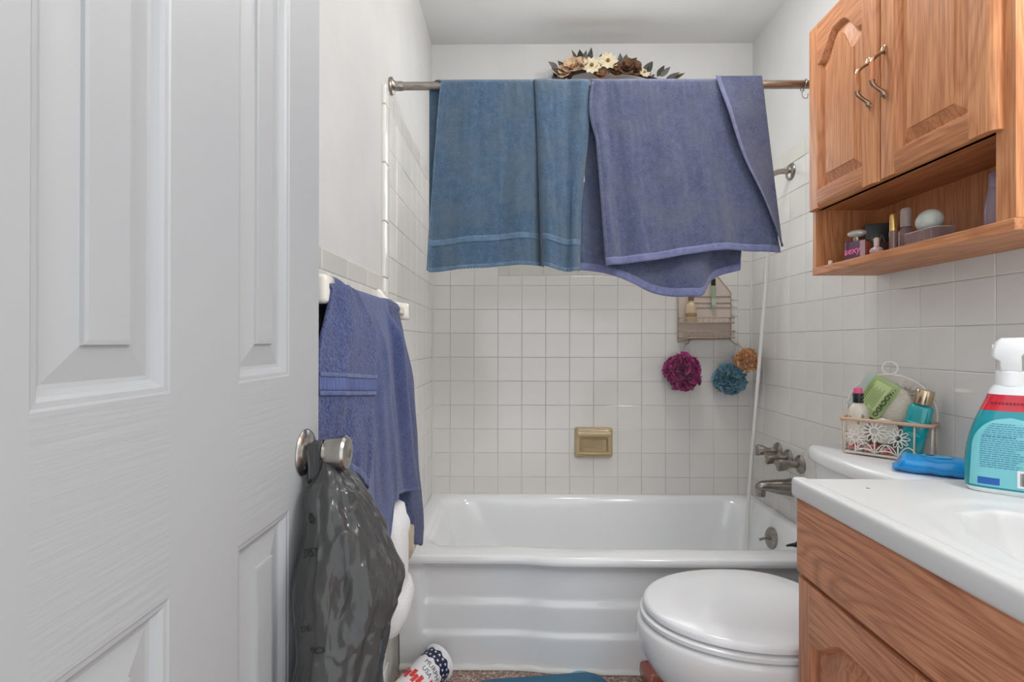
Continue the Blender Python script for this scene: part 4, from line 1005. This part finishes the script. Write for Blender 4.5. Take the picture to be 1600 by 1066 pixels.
ob('vial_body', lathe([(.009, 0), (.0145, .004), (.0155, .010), (.013, .017), (.006, .021), (.0055, .024)], 20), mat('pale_pink_glass', (186, 150, 146), .1, coat=.4), tv, True, .9, local=True)
ob('stopper', lathe([(.006, .023), (.0065, .042), (.004, .044)], 14), mat('clear_stopper', (206, 186, 176), .15), tv, True, .7, local=True)
ro = thing('rollon_bottle', 'slim rollerball perfume with a gold cap on the cabinet shelf', 'perfume', (.920, 1.283, SZ))
ob('tube_body', lathe([(.0085, 0), (.009, .002), (.009, .052), (.007, .054)], 18), mat('smoky_glass', (132, 104, 92), .1, coat=.4), ro, True, .7, local=True)
ob('cap', lathe([(.0078, .053), (.0078, .092), (.006, .0945), (.0005, .095)], 18), mat('gold_cap', (222, 184, 110), .25, .8), ro, True, .7, local=True)
mi = thing('mist_bottle', 'clear mist bottle with a frosted cap behind the glass dish', 'bottle', (.962, 1.298, SZ))
ob('bottle_body', lathe([(.016, 0), (.0165, .002), (.0165, .055), (.012, .062), (.0095, .066)], 20), mat('mauve_glass', (150, 120, 118), .12, coat=.4), mi, True, .7, local=True)
ob('cap', lathe([(.0125, .066), (.0125, .108), (.0105, .112), (.0005, .1125)], 18), mat('frosted_cap', (184, 168, 160), .3), mi, True, .7, local=True)
ds = thing('glass_dish', 'ribbed clear glass dish holding a white egg shaped sponge', 'dish', (.938, 1.200, SZ), (0, 0, -pi/2+.0))
DG = mat('ribbed_dish_glass', (186, 160, 158), .08, trans=.6, ior=1.2, coat=.5)
def dring(z, e, amp): return [((.050+e)*max(-1, min(1, 1.25*cos(2*pi*j/120)))*(1+amp*cos(j*pi)), (.021+e)*max(-1, min(1, 1.25*sin(2*pi*j/120)))*(1+amp*cos(j*pi)), z) for j in range(120)]
ob('bowl', loft([dring(.001, -.004, 0), dring(.003, -.001, .02), dring(.034, .003, .02), dring(.036, .001, .0), dring(.034, -.001, 0), dring(.006, -.006, 0)]), DG, ds, True, .5, local=True)
ob('rim', tube([(p[0], p[1], .0355) for p in dring(0, .001, 0)][::3], .0012, 6, True), mat('dish_rim', (216, 206, 202), .1, coat=.5), ds, True, local=True)
eg = thing('egg_sponge', 'white egg shaped sponge resting in the ribbed glass dish', 'sponge', (.942, 1.198, SZ+.058), (0, -.12, -.2))
ob('sponge', tf(sphere((0, 0, 0), .030, 28, 16), lambda x, y, z: (x*.80, y*1.22*(1+.12*y/.03), z*.88)), mat('pearly_white', (214, 220, 210), .35, var=16, vscale=40), eg, True, local=True)
pu = thing('lavender_bottle', 'pale lavender bottle at the near end of the cabinet shelf', 'bottle', (.962, 1.052, SZ))
ob('bottle_body', lathe([(.02, 0), (.022, .003), (.021, .05), (.0165, .085), (.014, .092)], 22), mat('lavender_plastic', (166, 146, 158), .25, trans=.2), pu, True, .7, local=True)
ob('cap', lathe([(.0145, .09), (.0145, .118), (.012, .121)], 18), mat('lavender_cap', (150, 128, 150), .3), pu, True, .7, local=True)
ob('base_ring', lathe([(.0225, .0), (.023, .004), (.0225, .012)], 22), mat('dark_base', (44, 34, 40), .4), pu, True, .7, local=True)
wc = thing('white_cap', 'tiny white cap lying at the far end of the cabinet shelf', 'cap', (.90, 1.506, SZ))
ob('cap_body', lathe([(.006, 0), (.0062, .002), (.0055, .014), (.004, .016), (.0005, .0165)], 14), mat('ivory_plastic', (226, 206, 190), .4), wc, True, .7, local=True)
ob('cap_ring', lathe([(.0066, .0), (.0068, .002), (.0064, .004)], 14), mat('ivory_plastic', (226, 206, 190), .4), wc, True, .7, local=True)

# ================================================================== SPRAY BOTTLE ON THE COUNTER
spb = thing('spray_bottle', 'teal spray cleaner bottle with white trigger head on the sink counter', 'spray bottle', (.945, 1.006, CZ-.0038), (0, 0, -.69))
LT = [(0, -.062), (.006, -.066), (.03, -.0685), (.07, -.067), (.10, -.0625), (.13, -.055), (.158, -.045), (.175, -.038), (.19, -.033), (.20, -.029), (.208, -.023)]
RTb = [(0, .064), (.006, .067), (.05, .070), (.095, .069), (.12, .063), (.138, .047), (.150, .036), (.158, .031), (.166, .0285), (.175, .029), (.185, .033), (.193, .032), (.20, .027), (.208, .022)]
DPT = [(0, .026), (.006, .029), (.1, .030), (.14, .028), (.16, .0255), (.19, .024), (.208, .020)]
def sring(z, e=0, n=64):
    l, r_, d = interps(LT, z)-e, interps(RTb, z)+e, interps(DPT, z)+e; cx, hx = (l+r_)/2, (r_-l)/2
    pw = lerp(.55, .95, sm(.12, .2, z)); out = []
    for j in range(n):
        a = 2*pi*j/n; c_, s_ = cos(a), sin(a)
        out.append((cx+hx*abs(c_)**pw*(1 if c_ > 0 else -1), d*abs(s_)**pw*(1 if s_ > 0 else -1), z))
    return out
def zr_(a, b2, n): return [lerp(a, b2, k/n) for k in range(n+1)]
TEALP = mat('teal_plastic', (0, 140, 152), .22, coat=.3)
ob('bottle_body', loft([sring(z) for z in zr_(.009, .158, 22)]), TEALP, spb, True, 1.0, local=True)
ob('bottle_base', loft([sring(z) for z in (0, .002, .0045, .009)]), mat('pale_base_plastic', (216, 226, 226), .3), spb, True, 1.0, local=True)
ob('red_band', loft([sring(z, .0003) for z in zr_(.158, .189, 8)]), mat('red_sleeve', (196, 26, 48), .28, coat=.3), spb, True, 1.0, local=True)
ob('neck', loft([sring(z) for z in zr_(.189, .208, 6)]), mat('milky_plastic', (224, 228, 230), .3), spb, True, 1.0, local=True)
ncx = -.001
def rib(z, r0, n=60): return [(ncx+(r0+.0006*(j % 2))*cos(2*pi*j/n), (r0+.0006*(j % 2))*sin(2*pi*j/n), z) for j in range(n)]
ob('collar', loft([rib(.206, .0215), rib(.232, .0215), rib(.234, .019)]), WHITEP, spb, True, .8, local=True)
hd = [(-.0285, .262), (-.0265, .274), (-.022, .290), (-.014, .297), (.020, .298), (.036, .294), (.036, .276), (.020, .270), (.014, .262), (.014, .232), (-.016, .232), (-.018, .252), (-.024, .256)]
def hring(y, e): 
    return [(x*(1-e)+.0*e, y, (z-.265)*(1-e)+.265) for x, z in hd]
ob('spray_head', loft([hring(-.020, .16), hring(-.018, .06), hring(-.012, 0), hring(.012, 0), hring(.018, .06), hring(.020, .16)]), WHITEP, spb, True, .9, local=True)
ob('nozzle', tf(lathe([(.010, -.006), (.0105, .008), (.0085, .010)], 8), lambda x, y, z: (-.0225-z*.5, y, .274+x)), WHITEP, spb, True, .5, local=True)
ob('trigger', tf(tube(smoothpath([(.022, 0, .272), (.027, 0, .256), (.025, 0, .240), (.030, 0, .226)], 4), [.006]*13, 8), lambda x, y, z: (x, y*1.4, z)), WHITEP, spb, True, local=True)
def sface(u, z, off=.0006):
    l, r_, d = interps(LT, z), interps(RTb, z), interps(DPT, z); cx, hx = (l+r_)/2, (r_-l)/2
    c_ = max(-.985, min(.985, (u-cx)/hx)); pw = lerp(.55, .95, sm(.12, .2, z)); cc = abs(c_)**(1/pw); ss = sqrt(max(0, 1-cc*cc))
    return (u, -d*ss**pw-off, z)
def lab(u, v):
    z = lerp(.013, .146, v)
    hw0 = .053*(1 if v < .5 else sqrt(max(.0001, 1-((v-.5)/.5)**2.4)))
    x = (u*2-1)*hw0-.002+.006*(1-v)*(u*2-1)
    return sface(x, z)
ob('label', grid(lab, 24, 30), mat('pale_teal_label', (120, 196, 204), .3), spb, True, local=True)
gs = []; rl = random.Random(4)
for k in range(21):
    v = .90-k*.031; z = lerp(.013, .146, v)
    hw0 = .048*(1 if v < .5 else sqrt(max(.0001, 1-((v-.5)/.5)**2.4)))-.002
    x = -hw0
    xend = hw0*rl.uniform(.75, .98) if k % 6 else hw0*.1
    if k > 12: xend = min(xend, .012+rl.uniform(-.004, .004))
    while x < xend:
        wl = rl.uniform(.003, .010); x2 = min(x+wl, xend)
        th2 = .0011 if k not in (6,) else .0019
        gs.append(([sface(x, z, .0012), sface(x2, z, .0012), sface(x2, z+th2, .0012), sface(x, z+th2, .0012)], [(0, 1, 2, 3)])); x = x2+.0013
ob('fine_print', join(*gs), mat('blue_print', (26, 96, 158), .5), spb, local=True)
def patch(u0, u1, z0, z1, off, m, nm): ob(nm, grid(lambda u, v: sface(lerp(u0, u1, u), lerp(z0, z1, v), off), 8, 3), m, spb, True, local=True)
patch(-.049, -.018, .017, .030, .0012, mat('royal_blue_print', (28, 92, 176), .4), 'blue_panel')
patch(.006, .044, .017, .049, .0012, mat('white_print', (236, 238, 238), .4), 'barcode_field')
gs = []; x = .010
while x < .041:
    wl = rl.choice((.0006, .0009, .0015)); gs.append(([sface(x, .021, .0018), sface(x+wl, .021, .0018), sface(x+wl, .045, .0018), sface(x, .045, .0018)], [(0, 1, 2, 3)])); x += wl+rl.choice((.0006, .0011))
ob('barcode', join(*gs), INK, spb, local=True)
gs = []
for k in range(9):
    x = -.030+k*.0052; gs.append(([sface(x, .170, .0008), sface(x+.0036, .170, .0008), sface(x+.0036, .1745, .0008), sface(x, .1745, .0008)], [(0, 1, 2, 3)]))
ob('date_stamp', join(*gs), mat('dark_red_print', (132, 14, 34), .5), spb, local=True)

# ================================================================== ON THE TOILET TANK: BASKET AND CONTENTS, WIPES
TZ = .7752
bk = thing('wire_basket', 'cream wire basket with daisy motifs on the toilet tank lid', 'basket', (.945, 1.352, TZ), (0, 0, -.82))
WIRE = mat('cream_wire', (222, 206, 190), .4); RAILM = mat('blush_rail', (206, 168, 142), .4); WW = mat('white_wire', (236, 230, 222), .4)
bw, bd = .095, .068     # half width, depth (towards local +y)
zr0, zr1 = .006, .094
def loopz(z, e=0): return [(-bw-e, -e, z), (-bw-e, bd+e, z), (bw+e, bd+e, z), (bw+e, -e, z)]
def rect_loop(z, e=0, r=.012):
    return [(p[0], p[2]+bd/2, z) for p in rr2(-bw-e, bw+e, -bd/2-e, bd/2+e, r, 0, 5)]
ob('top_rail', tube(rect_loop(zr1, .004), .0048, 8, True), RAILM, bk, True, local=True)
ob('bottom_rail', tube(rect_loop(zr0, 0), .0032, 8, True), WIRE, bk, True, local=True)
for k in range(7):
    x = lerp(-bw+.012, bw-.012, k/6); ob('floor_wire', tube([(x, 0, .004), (x, bd, .004)], .0016, 6), WIRE, bk, True, local=True)
for (x, y) in ((-bw, .006), (bw, .006), (-bw, bd-.006), (bw, bd-.006), (-bw*.97, bd/2), (bw*.97, bd/2), (.062, -.002), (-bw+.006, 0)):
    ob('upright', tube([(x, y, zr0), (x*1.03, y, zr1)], .0022, 6), WIRE, bk, True, local=True)
def daisy(cx, cz, R, npet, rot=0):
    f = ob('daisy', tube([(cx+.3*R*cos(2*pi*k/16), -.004, cz+.3*R*sin(2*pi*k/16)) for k in range(16)], .0013, 6, True), WW, bk, True, local=True)
    for k in range(npet):
        a = 2*pi*k/npet+rot
        pts = []
        for j in range(12):
            b2 = 2*pi*j/12; rr = .66*R+.34*R*cos(b2); tt = R*.145*sin(b2)
            pts.append((cx+rr*cos(a)-tt*sin(a), -.004, cz+rr*sin(a)+tt*cos(a)))
        ob('petal_wire', tube(pts, .0013, 5, True), WW, f, True, local=True)
    return f
daisy(-.020, .068, .030, 12); daisy(.030, .056, .025, 10); daisy(-.063, .046, .024, 9)
for cx, cz in ((-.020, .060), (.030, .048), (-.063, .040)):
    ob('stalk', tube([(cx, -.003, zr0), (cx, -.003, cz-.012)], .0019, 6), WW, bk, True, local=True)
for cx, s in ((-.020, 1), (.030, 1), (-.063, 1), (-.020, -1), (.030, -1)):
    pts = [(cx+s*(.002+.036*t), -.003, zr0+.006+.020*sin(pi*t)**.8+.006*t) for t in [k/10 for k in range(11)]]
    pts2 = [(cx+s*(.038-.036*t), -.003, zr0+.012+.004*sin(pi*t)-.006*t) for t in [k/10 for k in range(11)]]
    ob('leaf_wire', tube(pts+pts2[1:-1], .0014, 5, True), WW, bk, True, local=True)
# arched back plate with loop
ap = [(-bw, .0)]+[(-.098*cos(pi*k/24), .110+.10*sin(pi*k/24)) for k in range(25)]+[(bw, 0)]
ob('back_plate', prism(ap, lambda u, v: (u, bd-.004, v+.004), lambda u, v: (u, bd-.006, v+.004)), mat('cream_plate', (208, 200, 192), .5), bk, local=True)
ob('plate_wire', tube([(u, bd-.005, v+.004) for u, v in ap], .0026, 6), WW, bk, True, local=True)
ob('hanging_loop', tube([(.017*cos(2*pi*k/20), bd-.005, .231+.017*sin(2*pi*k/20)) for k in range(20)], .0025, 7, True), WW, bk, True, local=True)
for cx, cz in ((.034, .165),):
    for k in range(7):
        a = pi*k/6; ob('embossed_petal', tube([(cx+.012*cos(a), bd-.007, cz+.012*sin(a)), (cx+.034*cos(a), bd-.008, cz+.034*sin(a))], .003, 6), MATS['cream_plate'], bk, True, local=True)
bm_ = Matrix.Translation((.945, 1.352, TZ)) @ Matrix.Rotation(-.82, 4, 'Z')
def inb(x, y, z): return tuple(bm_ @ Vector((x, y, z)))
lb = thing('lotion_bottle', 'clear lotion bottle with black and pink cap in the wire basket', 'bottle', inb(-.064, .034, .0105), (0, 0, -.82))
ob('bottle_body', lathe([(.022, 0), (.0255, .003), (.0258, .09), (.025, .105), (.019, .118), (.011, .125), (.011, .13)], 28), mat('clear_milky_plastic', (214, 204, 190), .15, coat=.4), lb, True, .9, local=True)
ob('lotion_fill', lathe([(.0261, .006), (.0262, .088)], 28, False), mat('white_lotion', (230, 220, 206), .3, coat=.3), lb, True, local=True)
ob('black_collar', lathe([(.0135, .126), (.0138, .128), (.0138, .150), (.013, .151)], 24), mat('black_plastic', (22, 22, 24), .35), lb, True, .7, local=True)
ob('pink_button', lathe([(.012, .150), (.012, .163), (.010, .166), (.0005, .1665)], 24), mat('hot_pink_plastic', (222, 84, 136), .35), lb, True, .7, local=True)
ob('print_spots', join(*[sphere((.0262*cos(a), .0262*sin(a), z), r_, 8, 5, (.6, .6, 1)) for a, z, r_ in ((-1.0, .092, .006), (-.8, .082, .004), (-1.35, .074, .005), (-2.2, .088, .004))]), mat('sage_print', (150, 160, 130), .4), lb, True, local=True)
tb2 = thing('body_mist_bottle', 'turquoise body mist bottle with a gold cap leaning in the wire basket', 'bottle', inb(.048, .022, .0105), (0, 0, 0))
tb2.rotation_euler = (Matrix.Rotation(-.82, 4, 'Z') @ Matrix.Rotation(.20, 4, 'Y')).to_euler()
TQ = mat('turquoise_liquid', (16, 158, 164), .1, coat=.5)
ob('bottle_body', loft([[((.0255-e)*abs(cos(a))**.6*(1 if cos(a) > 0 else -1), (.0185-e)*abs(sin(a))**.6*(1 if sin(a) > 0 else -1), z) for a in [2*pi*j/40 for j in range(40)]] for z, e in ((0, .003), (.003, 0), (.128, 0), (.132, .002), (.136, .006), (.137, .012))]), TQ, tb2, True, .9, local=True)
ob('cap', lathe([(.0185, .137), (.019, .139), (.0195, .170), (.018, .173), (.0005, .1735)], 28), mat('champagne_metal', (206, 182, 152), .2, 1), tb2, True, .7, local=True)
ob('neck', lathe([(.012, .134), (.012, .138)], 20), CHROMEG, tb2, True, .7, local=True)
gs = []
for z, x0, x1, th2 in ((.088, -.016, .004, .004), (.088, .007, .018, .003), (.079, -.016, .006, .004), (.079, .009, .018, .002), (.062, -.012, .010, .0015), (.058, -.012, .014, .0015), (.054, -.012, .006, .0015)):
    x = x0
    while x < x1: gs.append(([(x, -.0189, z), (x+.0022, -.0189, z), (x+.0022, -.0189, z+th2), (x, -.0189, z+th2)], [(0, 1, 2, 3)])); x += .0033
ob('fine_print', join(*gs), mat('mint_print', (150, 226, 222), .5), tb2, local=True)
sl = thing('bath_sponge', 'large cream bath sponge at the back of the wire basket', 'sponge', inb(.006, .050, .132), (0, 0, -.82))
ob('sponge', tf(sphere((0, 0, 0), .05, 32, 18), lambda x, y, z: ((x*.95)*(1+.05*noise.noise(Vector((x, y, z))*60)), y*.24, z*1.08*(1+.04*noise.noise(Vector((x, y, z))*50)))), mat('cream_sponge', (222, 212, 196), .95, bump=.6, bscale=160), sl, True, local=True)
ap_ = thing('sheet_mask_packet', 'green avocado sachet sticking out of the wire basket', 'packet', inb(-.030, .030, .158), (0, 0, 0))
ap_.rotation_euler = (Matrix.Rotation(-.82, 4, 'Z') @ Matrix.Rotation(.54, 4, 'Y')).to_euler()
pk = mat('avocado_packet', (168, 188, 122), .35, col2=(146, 170, 104), vscale=10); 
def pack(u, v, s): 
    x = (u-.5)*.082; z = (v-.5)*.105; b2 = .004*(sin(pi*u)*sin(pi*v))**.5
    return (x, s*(b2+.0004)+.003*sin(v*5), z)
ob('sachet', join(grid(lambda u, v: pack(u, v, 1), 12, 12), grid(lambda u, v: pack(u, v, -1), 12, 12)), pk, ap_, True, local=True)
ob('pale_corner', join(grid(lambda u, v: tuple(a+b2 for a, b2 in zip(pack(lerp(0, .22, u), v, -1), (0, -.0008, 0))), 4, 12)), mat('silver_foil', (178, 186, 178), .3), ap_, True, local=True)
ob('text_field', grid(lambda u, v: tuple(a+b2 for a, b2 in zip(pack(lerp(.34, .80, u), lerp(.18, .9, v), -1), (0, -.0008, 0))), 6, 10), mat('light_green_print', (192, 208, 146), .4), ap_, True, local=True)
g = text('AVOCADO', .0175, True)
ob('lettering', tf(g, lambda x, y, z: (.030-y*.9, pack(.5+.03/.082, .5, -1)[1]-.0034, -.002-x*.98)), mat('dark_green_print', (38, 46, 30), .5), ap_, local=True)
gs = []
for k in range(8):
    xx = .014-k*.0045; gs.append(([(xx, -.0062, -.032+.004*(k % 3)), (xx+.0014, -.0062, -.032+.004*(k % 3)), (xx+.0014, -.0062, .028-.006*(k % 2)), (xx, -.0062, .028-.006*(k % 2))], [(0, 1, 2, 3)]))
ob('fine_print', join(*gs), mat('green_print', (120, 144, 84), .5), ap_, local=True)
jr = thing('round_compact', 'round white compact standing behind the daisy in the basket', 'compact', inb(-.004, .016, .068), (0, 0, -.82))
ob('disc', tf(lathe([(.030, -.006), (.032, -.004), (.032, .004), (.030, .006)], 32), lambda x, y, z: (x, z, y)), mat('pearl_plastic', (216, 210, 200), .3), jr, True, .7, local=True)
ob('silver_rim', tube([(.0325*cos(2*pi*k/28), 0, .0325*sin(2*pi*k/28)) for k in range(28)], .0022, 6, True), mat('silver_rim', (200, 198, 194), .2, .8), jr, True, local=True)
oj = thing('olive_jar', 'olive glass jar behind the compact in the basket', 'jar', inb(-.022, .045, .0105), (0, 0, -.82))
ob('jar_body', lathe([(.018, 0), (.021, .004), (.021, .060), (.018, .064)], 28), mat('olive_glass', (150, 126, 74), .15, coat=.4), oj, True, .7, local=True)
ob('lid', lathe([(.0195, .062), (.020, .064), (.020, .072), (.018, .074)], 28), mat('olive_lid', (176, 158, 112), .35), oj, True, .7, local=True)
RED = mat('red_wrapper', (196, 44, 44), .3, col2=(224, 206, 200), vscale=70)
WHT = mat('white_wrapper', (224, 216, 212), .35, col2=(120, 96, 92), vscale=90)
rp = random.Random(9)
for k, (x, y, z, labx) in enumerate(((-.068, .010, .022, 'red and white wrapper under the lotion bottle in the basket'), (-.032, .012, .020, 'red wrapper left of the tall daisy stalk in the basket'), (.004, .012, .017, 'bright red wrapper lying at the middle of the basket floor'))):
    t = thing('wrapped_soap', labx, 'soap', inb(x, y, z), (rp.uniform(-.3, .3), rp.uniform(-.3, .3), -.82+rp.uniform(-.3, .3)), group='wrapped soaps in the basket')
    ob('wrapper', box(-.017, .017, -.008, .008, -.010, .010, .005), RED, t, True, local=True)
    ob('white_end', box(-.0185, -.008, -.0084, .0084, -.0104, .0104, .005), WHT, t, True, local=True)
wp = thing('wipes_packet', 'bright blue wet wipes packet on the toilet tank behind the spray bottle', 'wipes', (.955, 1.195, TZ), (0, 0, -.62))
BLUEP = mat('blue_film', (0, 152, 226), .22, coat=.3, var=14, vscale=25, bump=.25, bscale=60)
def wpk(u, v):
    x = (u-.5)*.165; a = v*2*pi
    e = abs((u-.5)*2); pinch = 1-sm(.70, 1.0, e)*.97
    hy = .042*(.75+.25*pinch)+.005*sm(.8, 1, e); hz = .019*pinch+.0008
    y = hy*abs(cos(a))**.7*(1 if cos(a) > 0 else -1); z = .0195+hz*abs(sin(a))**.7*(1 if sin(a) > 0 else -1)-.012*sm(.7, 1, e)
    z += .0022*noise.noise(Vector((x*50, y*50, z*20)))*pinch+.002*sin(y*130)*sm(.55, .9, e)
    return (x, y, max(.0004, z))
ob('packet', grid(wpk, 60, 48), BLUEP, wp, True, local=True)
ob('flap_label', tf(lathe([(.018, 0), (.018, .0015), (.016, .002)], 24), lambda x, y, z: (x*1.6, y, .0385+z)), mat('light_blue_print', (70, 172, 226), .3), wp, True, .7, local=True)
ob('dark_mark', tf(lathe([(.007, 0), (.006, .001)], 16), lambda x, y, z: (-.012+x*1.3, y, .0405+z)), mat('navy_print', (18, 50, 96), .4), wp, True, .7, local=True)
tw = thing('tissue_fold', 'white folded tissue sticking up behind the spray bottle', 'tissue', (1.025, 1.155, TZ), (0, 0, -.5))
def tis(u, v): return ((u-.5)*.03*(1-.6*v)+.004*sin(v*4), .006*sin(u*9+v*3), .0005+.072*v*(1-.3*abs(u-.5)))
ob('sheet', grid(tis, 12, 12), PAPER, tw, True, local=True, solid=.001)
ob('fold', grid(lambda u, v: (tis(u, v)[0]*.8+.004, tis(u, v)[1]+.008, tis(u, v)[2]*.8), 12, 12), PAPER, tw, True, local=True, solid=.001)

# ================================================================== FLOOR THINGS, TUB CLOTH
cp = thing('foam_cup', 'white foam cup with starry navy band and red stripes lying on the floor', 'cup', (-.352, 1.500, .0375))
ax = Vector((.105, .165, .016)).normalized()
cp.rotation_euler = (ax.to_track_quat('Z', 'Y').to_matrix().to_4x4() @ Matrix.Rotation(0, 4, 'Z')).to_euler()
FOAM = mat('white_foam', (238, 238, 240), .45)
Rc = lambda z: lerp(.0375, .0535, z/.190)
ob('cup_wall', loft([[(r_*cos(2*pi*j/48), r_*sin(2*pi*j/48), z) for j in range(48)] for r_, z in ((.034, 0), (.0375, .003), (Rc(.18), .18), (.0575, .183), (.0582, .188), (.0565, .192), (.053, .190), (.050, .180), (.034, .006))]), FOAM, cp, True, .9, local=True)
inv = cp.rotation_euler.to_matrix().inverted()
dl = inv @ Vector((.30, -1.35, .55)).normalized(); TH0 = math.atan2(dl.y, dl.x)   # side of the cup that faces up and towards the room
def wrap(s, z, off=.0004): a = TH0+s/.047; r_ = Rc(z)+off; return (r_*cos(a), r_*sin(a), z)
NAVYP = mat('navy_print', (18, 50, 96), .4); REDP = mat('red_print', (220, 62, 62), .45)
ob('star_band', grid(lambda u, v: wrap(lerp(-.095, .095, u), lerp(.142, .176, v)+.003*sin(u*40)), 60, 4), mat('dark_navy_print', (26, 34, 70), .45), cp, True, local=True)
def star(cs, cz, R, off):
    P = []
    for k in range(10):
        a = pi/2+k*pi/5; rr = R if k % 2 == 0 else R*.42
        P.append(wrap(cs+rr*cos(a), cz+rr*sin(a), off))
    return P, [tuple(range(10))]
gs = []
for k in range(13):
    for r_ in range(2): gs.append(star(-.088+k*.0145+r_*.007, .151+r_*.016, .0050, .0011))
ob('stars', join(*gs), mat('white_print', (236, 238, 238), .4), cp, local=True)
g1 = tf(text('MURPHY', .021), lambda x, y, z: wrap(x, .124+y, .0006)); g2 = tf(text('USA', .021), lambda x, y, z: wrap(x-.012, .103+y, .0006))
ob('lettering', join(g1, g2), mat('dark_print', (40, 44, 52), .5), cp, local=True)
ob('red_star', (lambda s_: s_)(star(.019, .103, .0075, .0007)), REDP, cp, local=True)
gs = []
def bar_(s0, s1, z0, z1): gs.append(([wrap(lerp(s0, s1, t), z, .0006) for z in (z0, z1) for t in (0, .25, .5, .75, 1)], [(k, k+1, k+6, k+5) for k in range(4)]))
for s0 in (-.075, -.045, -.016, .013, .043):
    bar_(s0, s0+.013, .056, .084); bar_(s0+.015, s0+.0275, .046, .074)
    bar_(s0+.013, s0+.015, .062, .068)
ob('red_stripes', join(*gs), REDP, cp, local=True)

mt = thing('bath_mat', 'teal rubber bath mat with suction dimples on the floor by the tub', 'bath mat', (.10, 1.50, 0), (0, 0, 0))
MATM = mat('teal_rubber', (42, 104, 132), .35, var=10, vscale=12)
def mring(e, z):
    P = []; x0, x1, y0, y1 = -.16+e, .285-e, 1.16+e, 1.688-e
    for p in rr2(x0, x1, y0, y1, .075-e, 0, 9): 
        x, y = p[0], p[2]
        y2 = y+.050*(x-.285)/.4*sm(1.45, 1.65, y)
        P.append((x, y2, z))
    return P
ob('sheet', loft([mring(.003, .0005), mring(0, .003), mring(0, .010), mring(.004, .0135), mring(.02, .0125)]), MATM, mt, True, .9)
for i_ in range(10):
    for j in range(8):
        x = -.12+i_*.041+(.02 if j % 2 else 0); y = 1.30+j*.046
        if x > .262 or y > 1.65+.05*(x-.285)/.4: continue
        ob('dimple', xf(lathe([(.011, -.001), (.0105, .0012), (.007, .0016), (.005, .0004), (.0005, .0002)], 14), Matrix.Translation((x, y, .0128))), MATM, mt, True, .9)
ob('tab', loft([[(.205+.035*cos(2*pi*k/24), 1.666+.020*sin(2*pi*k/24), z) for k in range(24)] for z in (.001, .012)]), mat('light_teal_rubber', (112, 172, 196), .3), mt, True, .9)

bl_ = thing('floor_block', 'glossy reddish brown block on the floor beside the toilet foot', 'block', (.432, 1.655, 0), (0, 0, .12))
BRK = mat('glossy_terracotta', (168, 92, 76), .12, coat=.5)
rg = [[(p[0], p[2], z) for p in rr2(-hx, hx, -hy, hy, .010, 0, 5)] for hx, hy, z in ((.030, .045, 0), (.033, .048, .004), (.031, .046, .036), (.027, .042, .043), (.020, .035, .045))]
ob('block_body', loft(rg), BRK, bl_, True, 1.0, local=True)
ob('recess_rim', tube([(p[0], p[2], .0452) for p in rr2(-.018, .018, -.030, .030, .008, 0, 5)], .002, 6, True), BRK, bl_, True, local=True)

gc = thing('green_cloth', 'dark green fluffy cloth lying on the tub rim beside the vanity', 'cloth', (.95, 1.745, .389))
GRN = mat('dark_green_pile', (14, 42, 30), .95, var=8, vscale=60, bump=1, bscale=160, sheen=.3)
def grn(u, v):
    x = lerp(.905, 1.05, u); hw_ = .002+.040*sm(0, .6, u)
    y = 1.757+lerp(-hw_, hw_, v)+.003*sin(u*22)
    return (x, y-.012*u, .3895+.010*sin(pi*v)*sm(0, .3, u)+.008*noise.noise(Vector((x*30, y*30, 0)))**2+.012*u)
ob('cloth', grid(grn, 40, 24), GRN, gc, True, solid=.005, soff=1)
ob('fringe', join(*[tube([grn(k/39, e), (grn(k/39, e)[0]-.003, grn(k/39, e)[1]+(.005 if e else -.005), grn(k/39, e)[2]+.001)], [.0015, .0004], 4) for k in range(40) for e in (0, 1)]), GRN, gc)
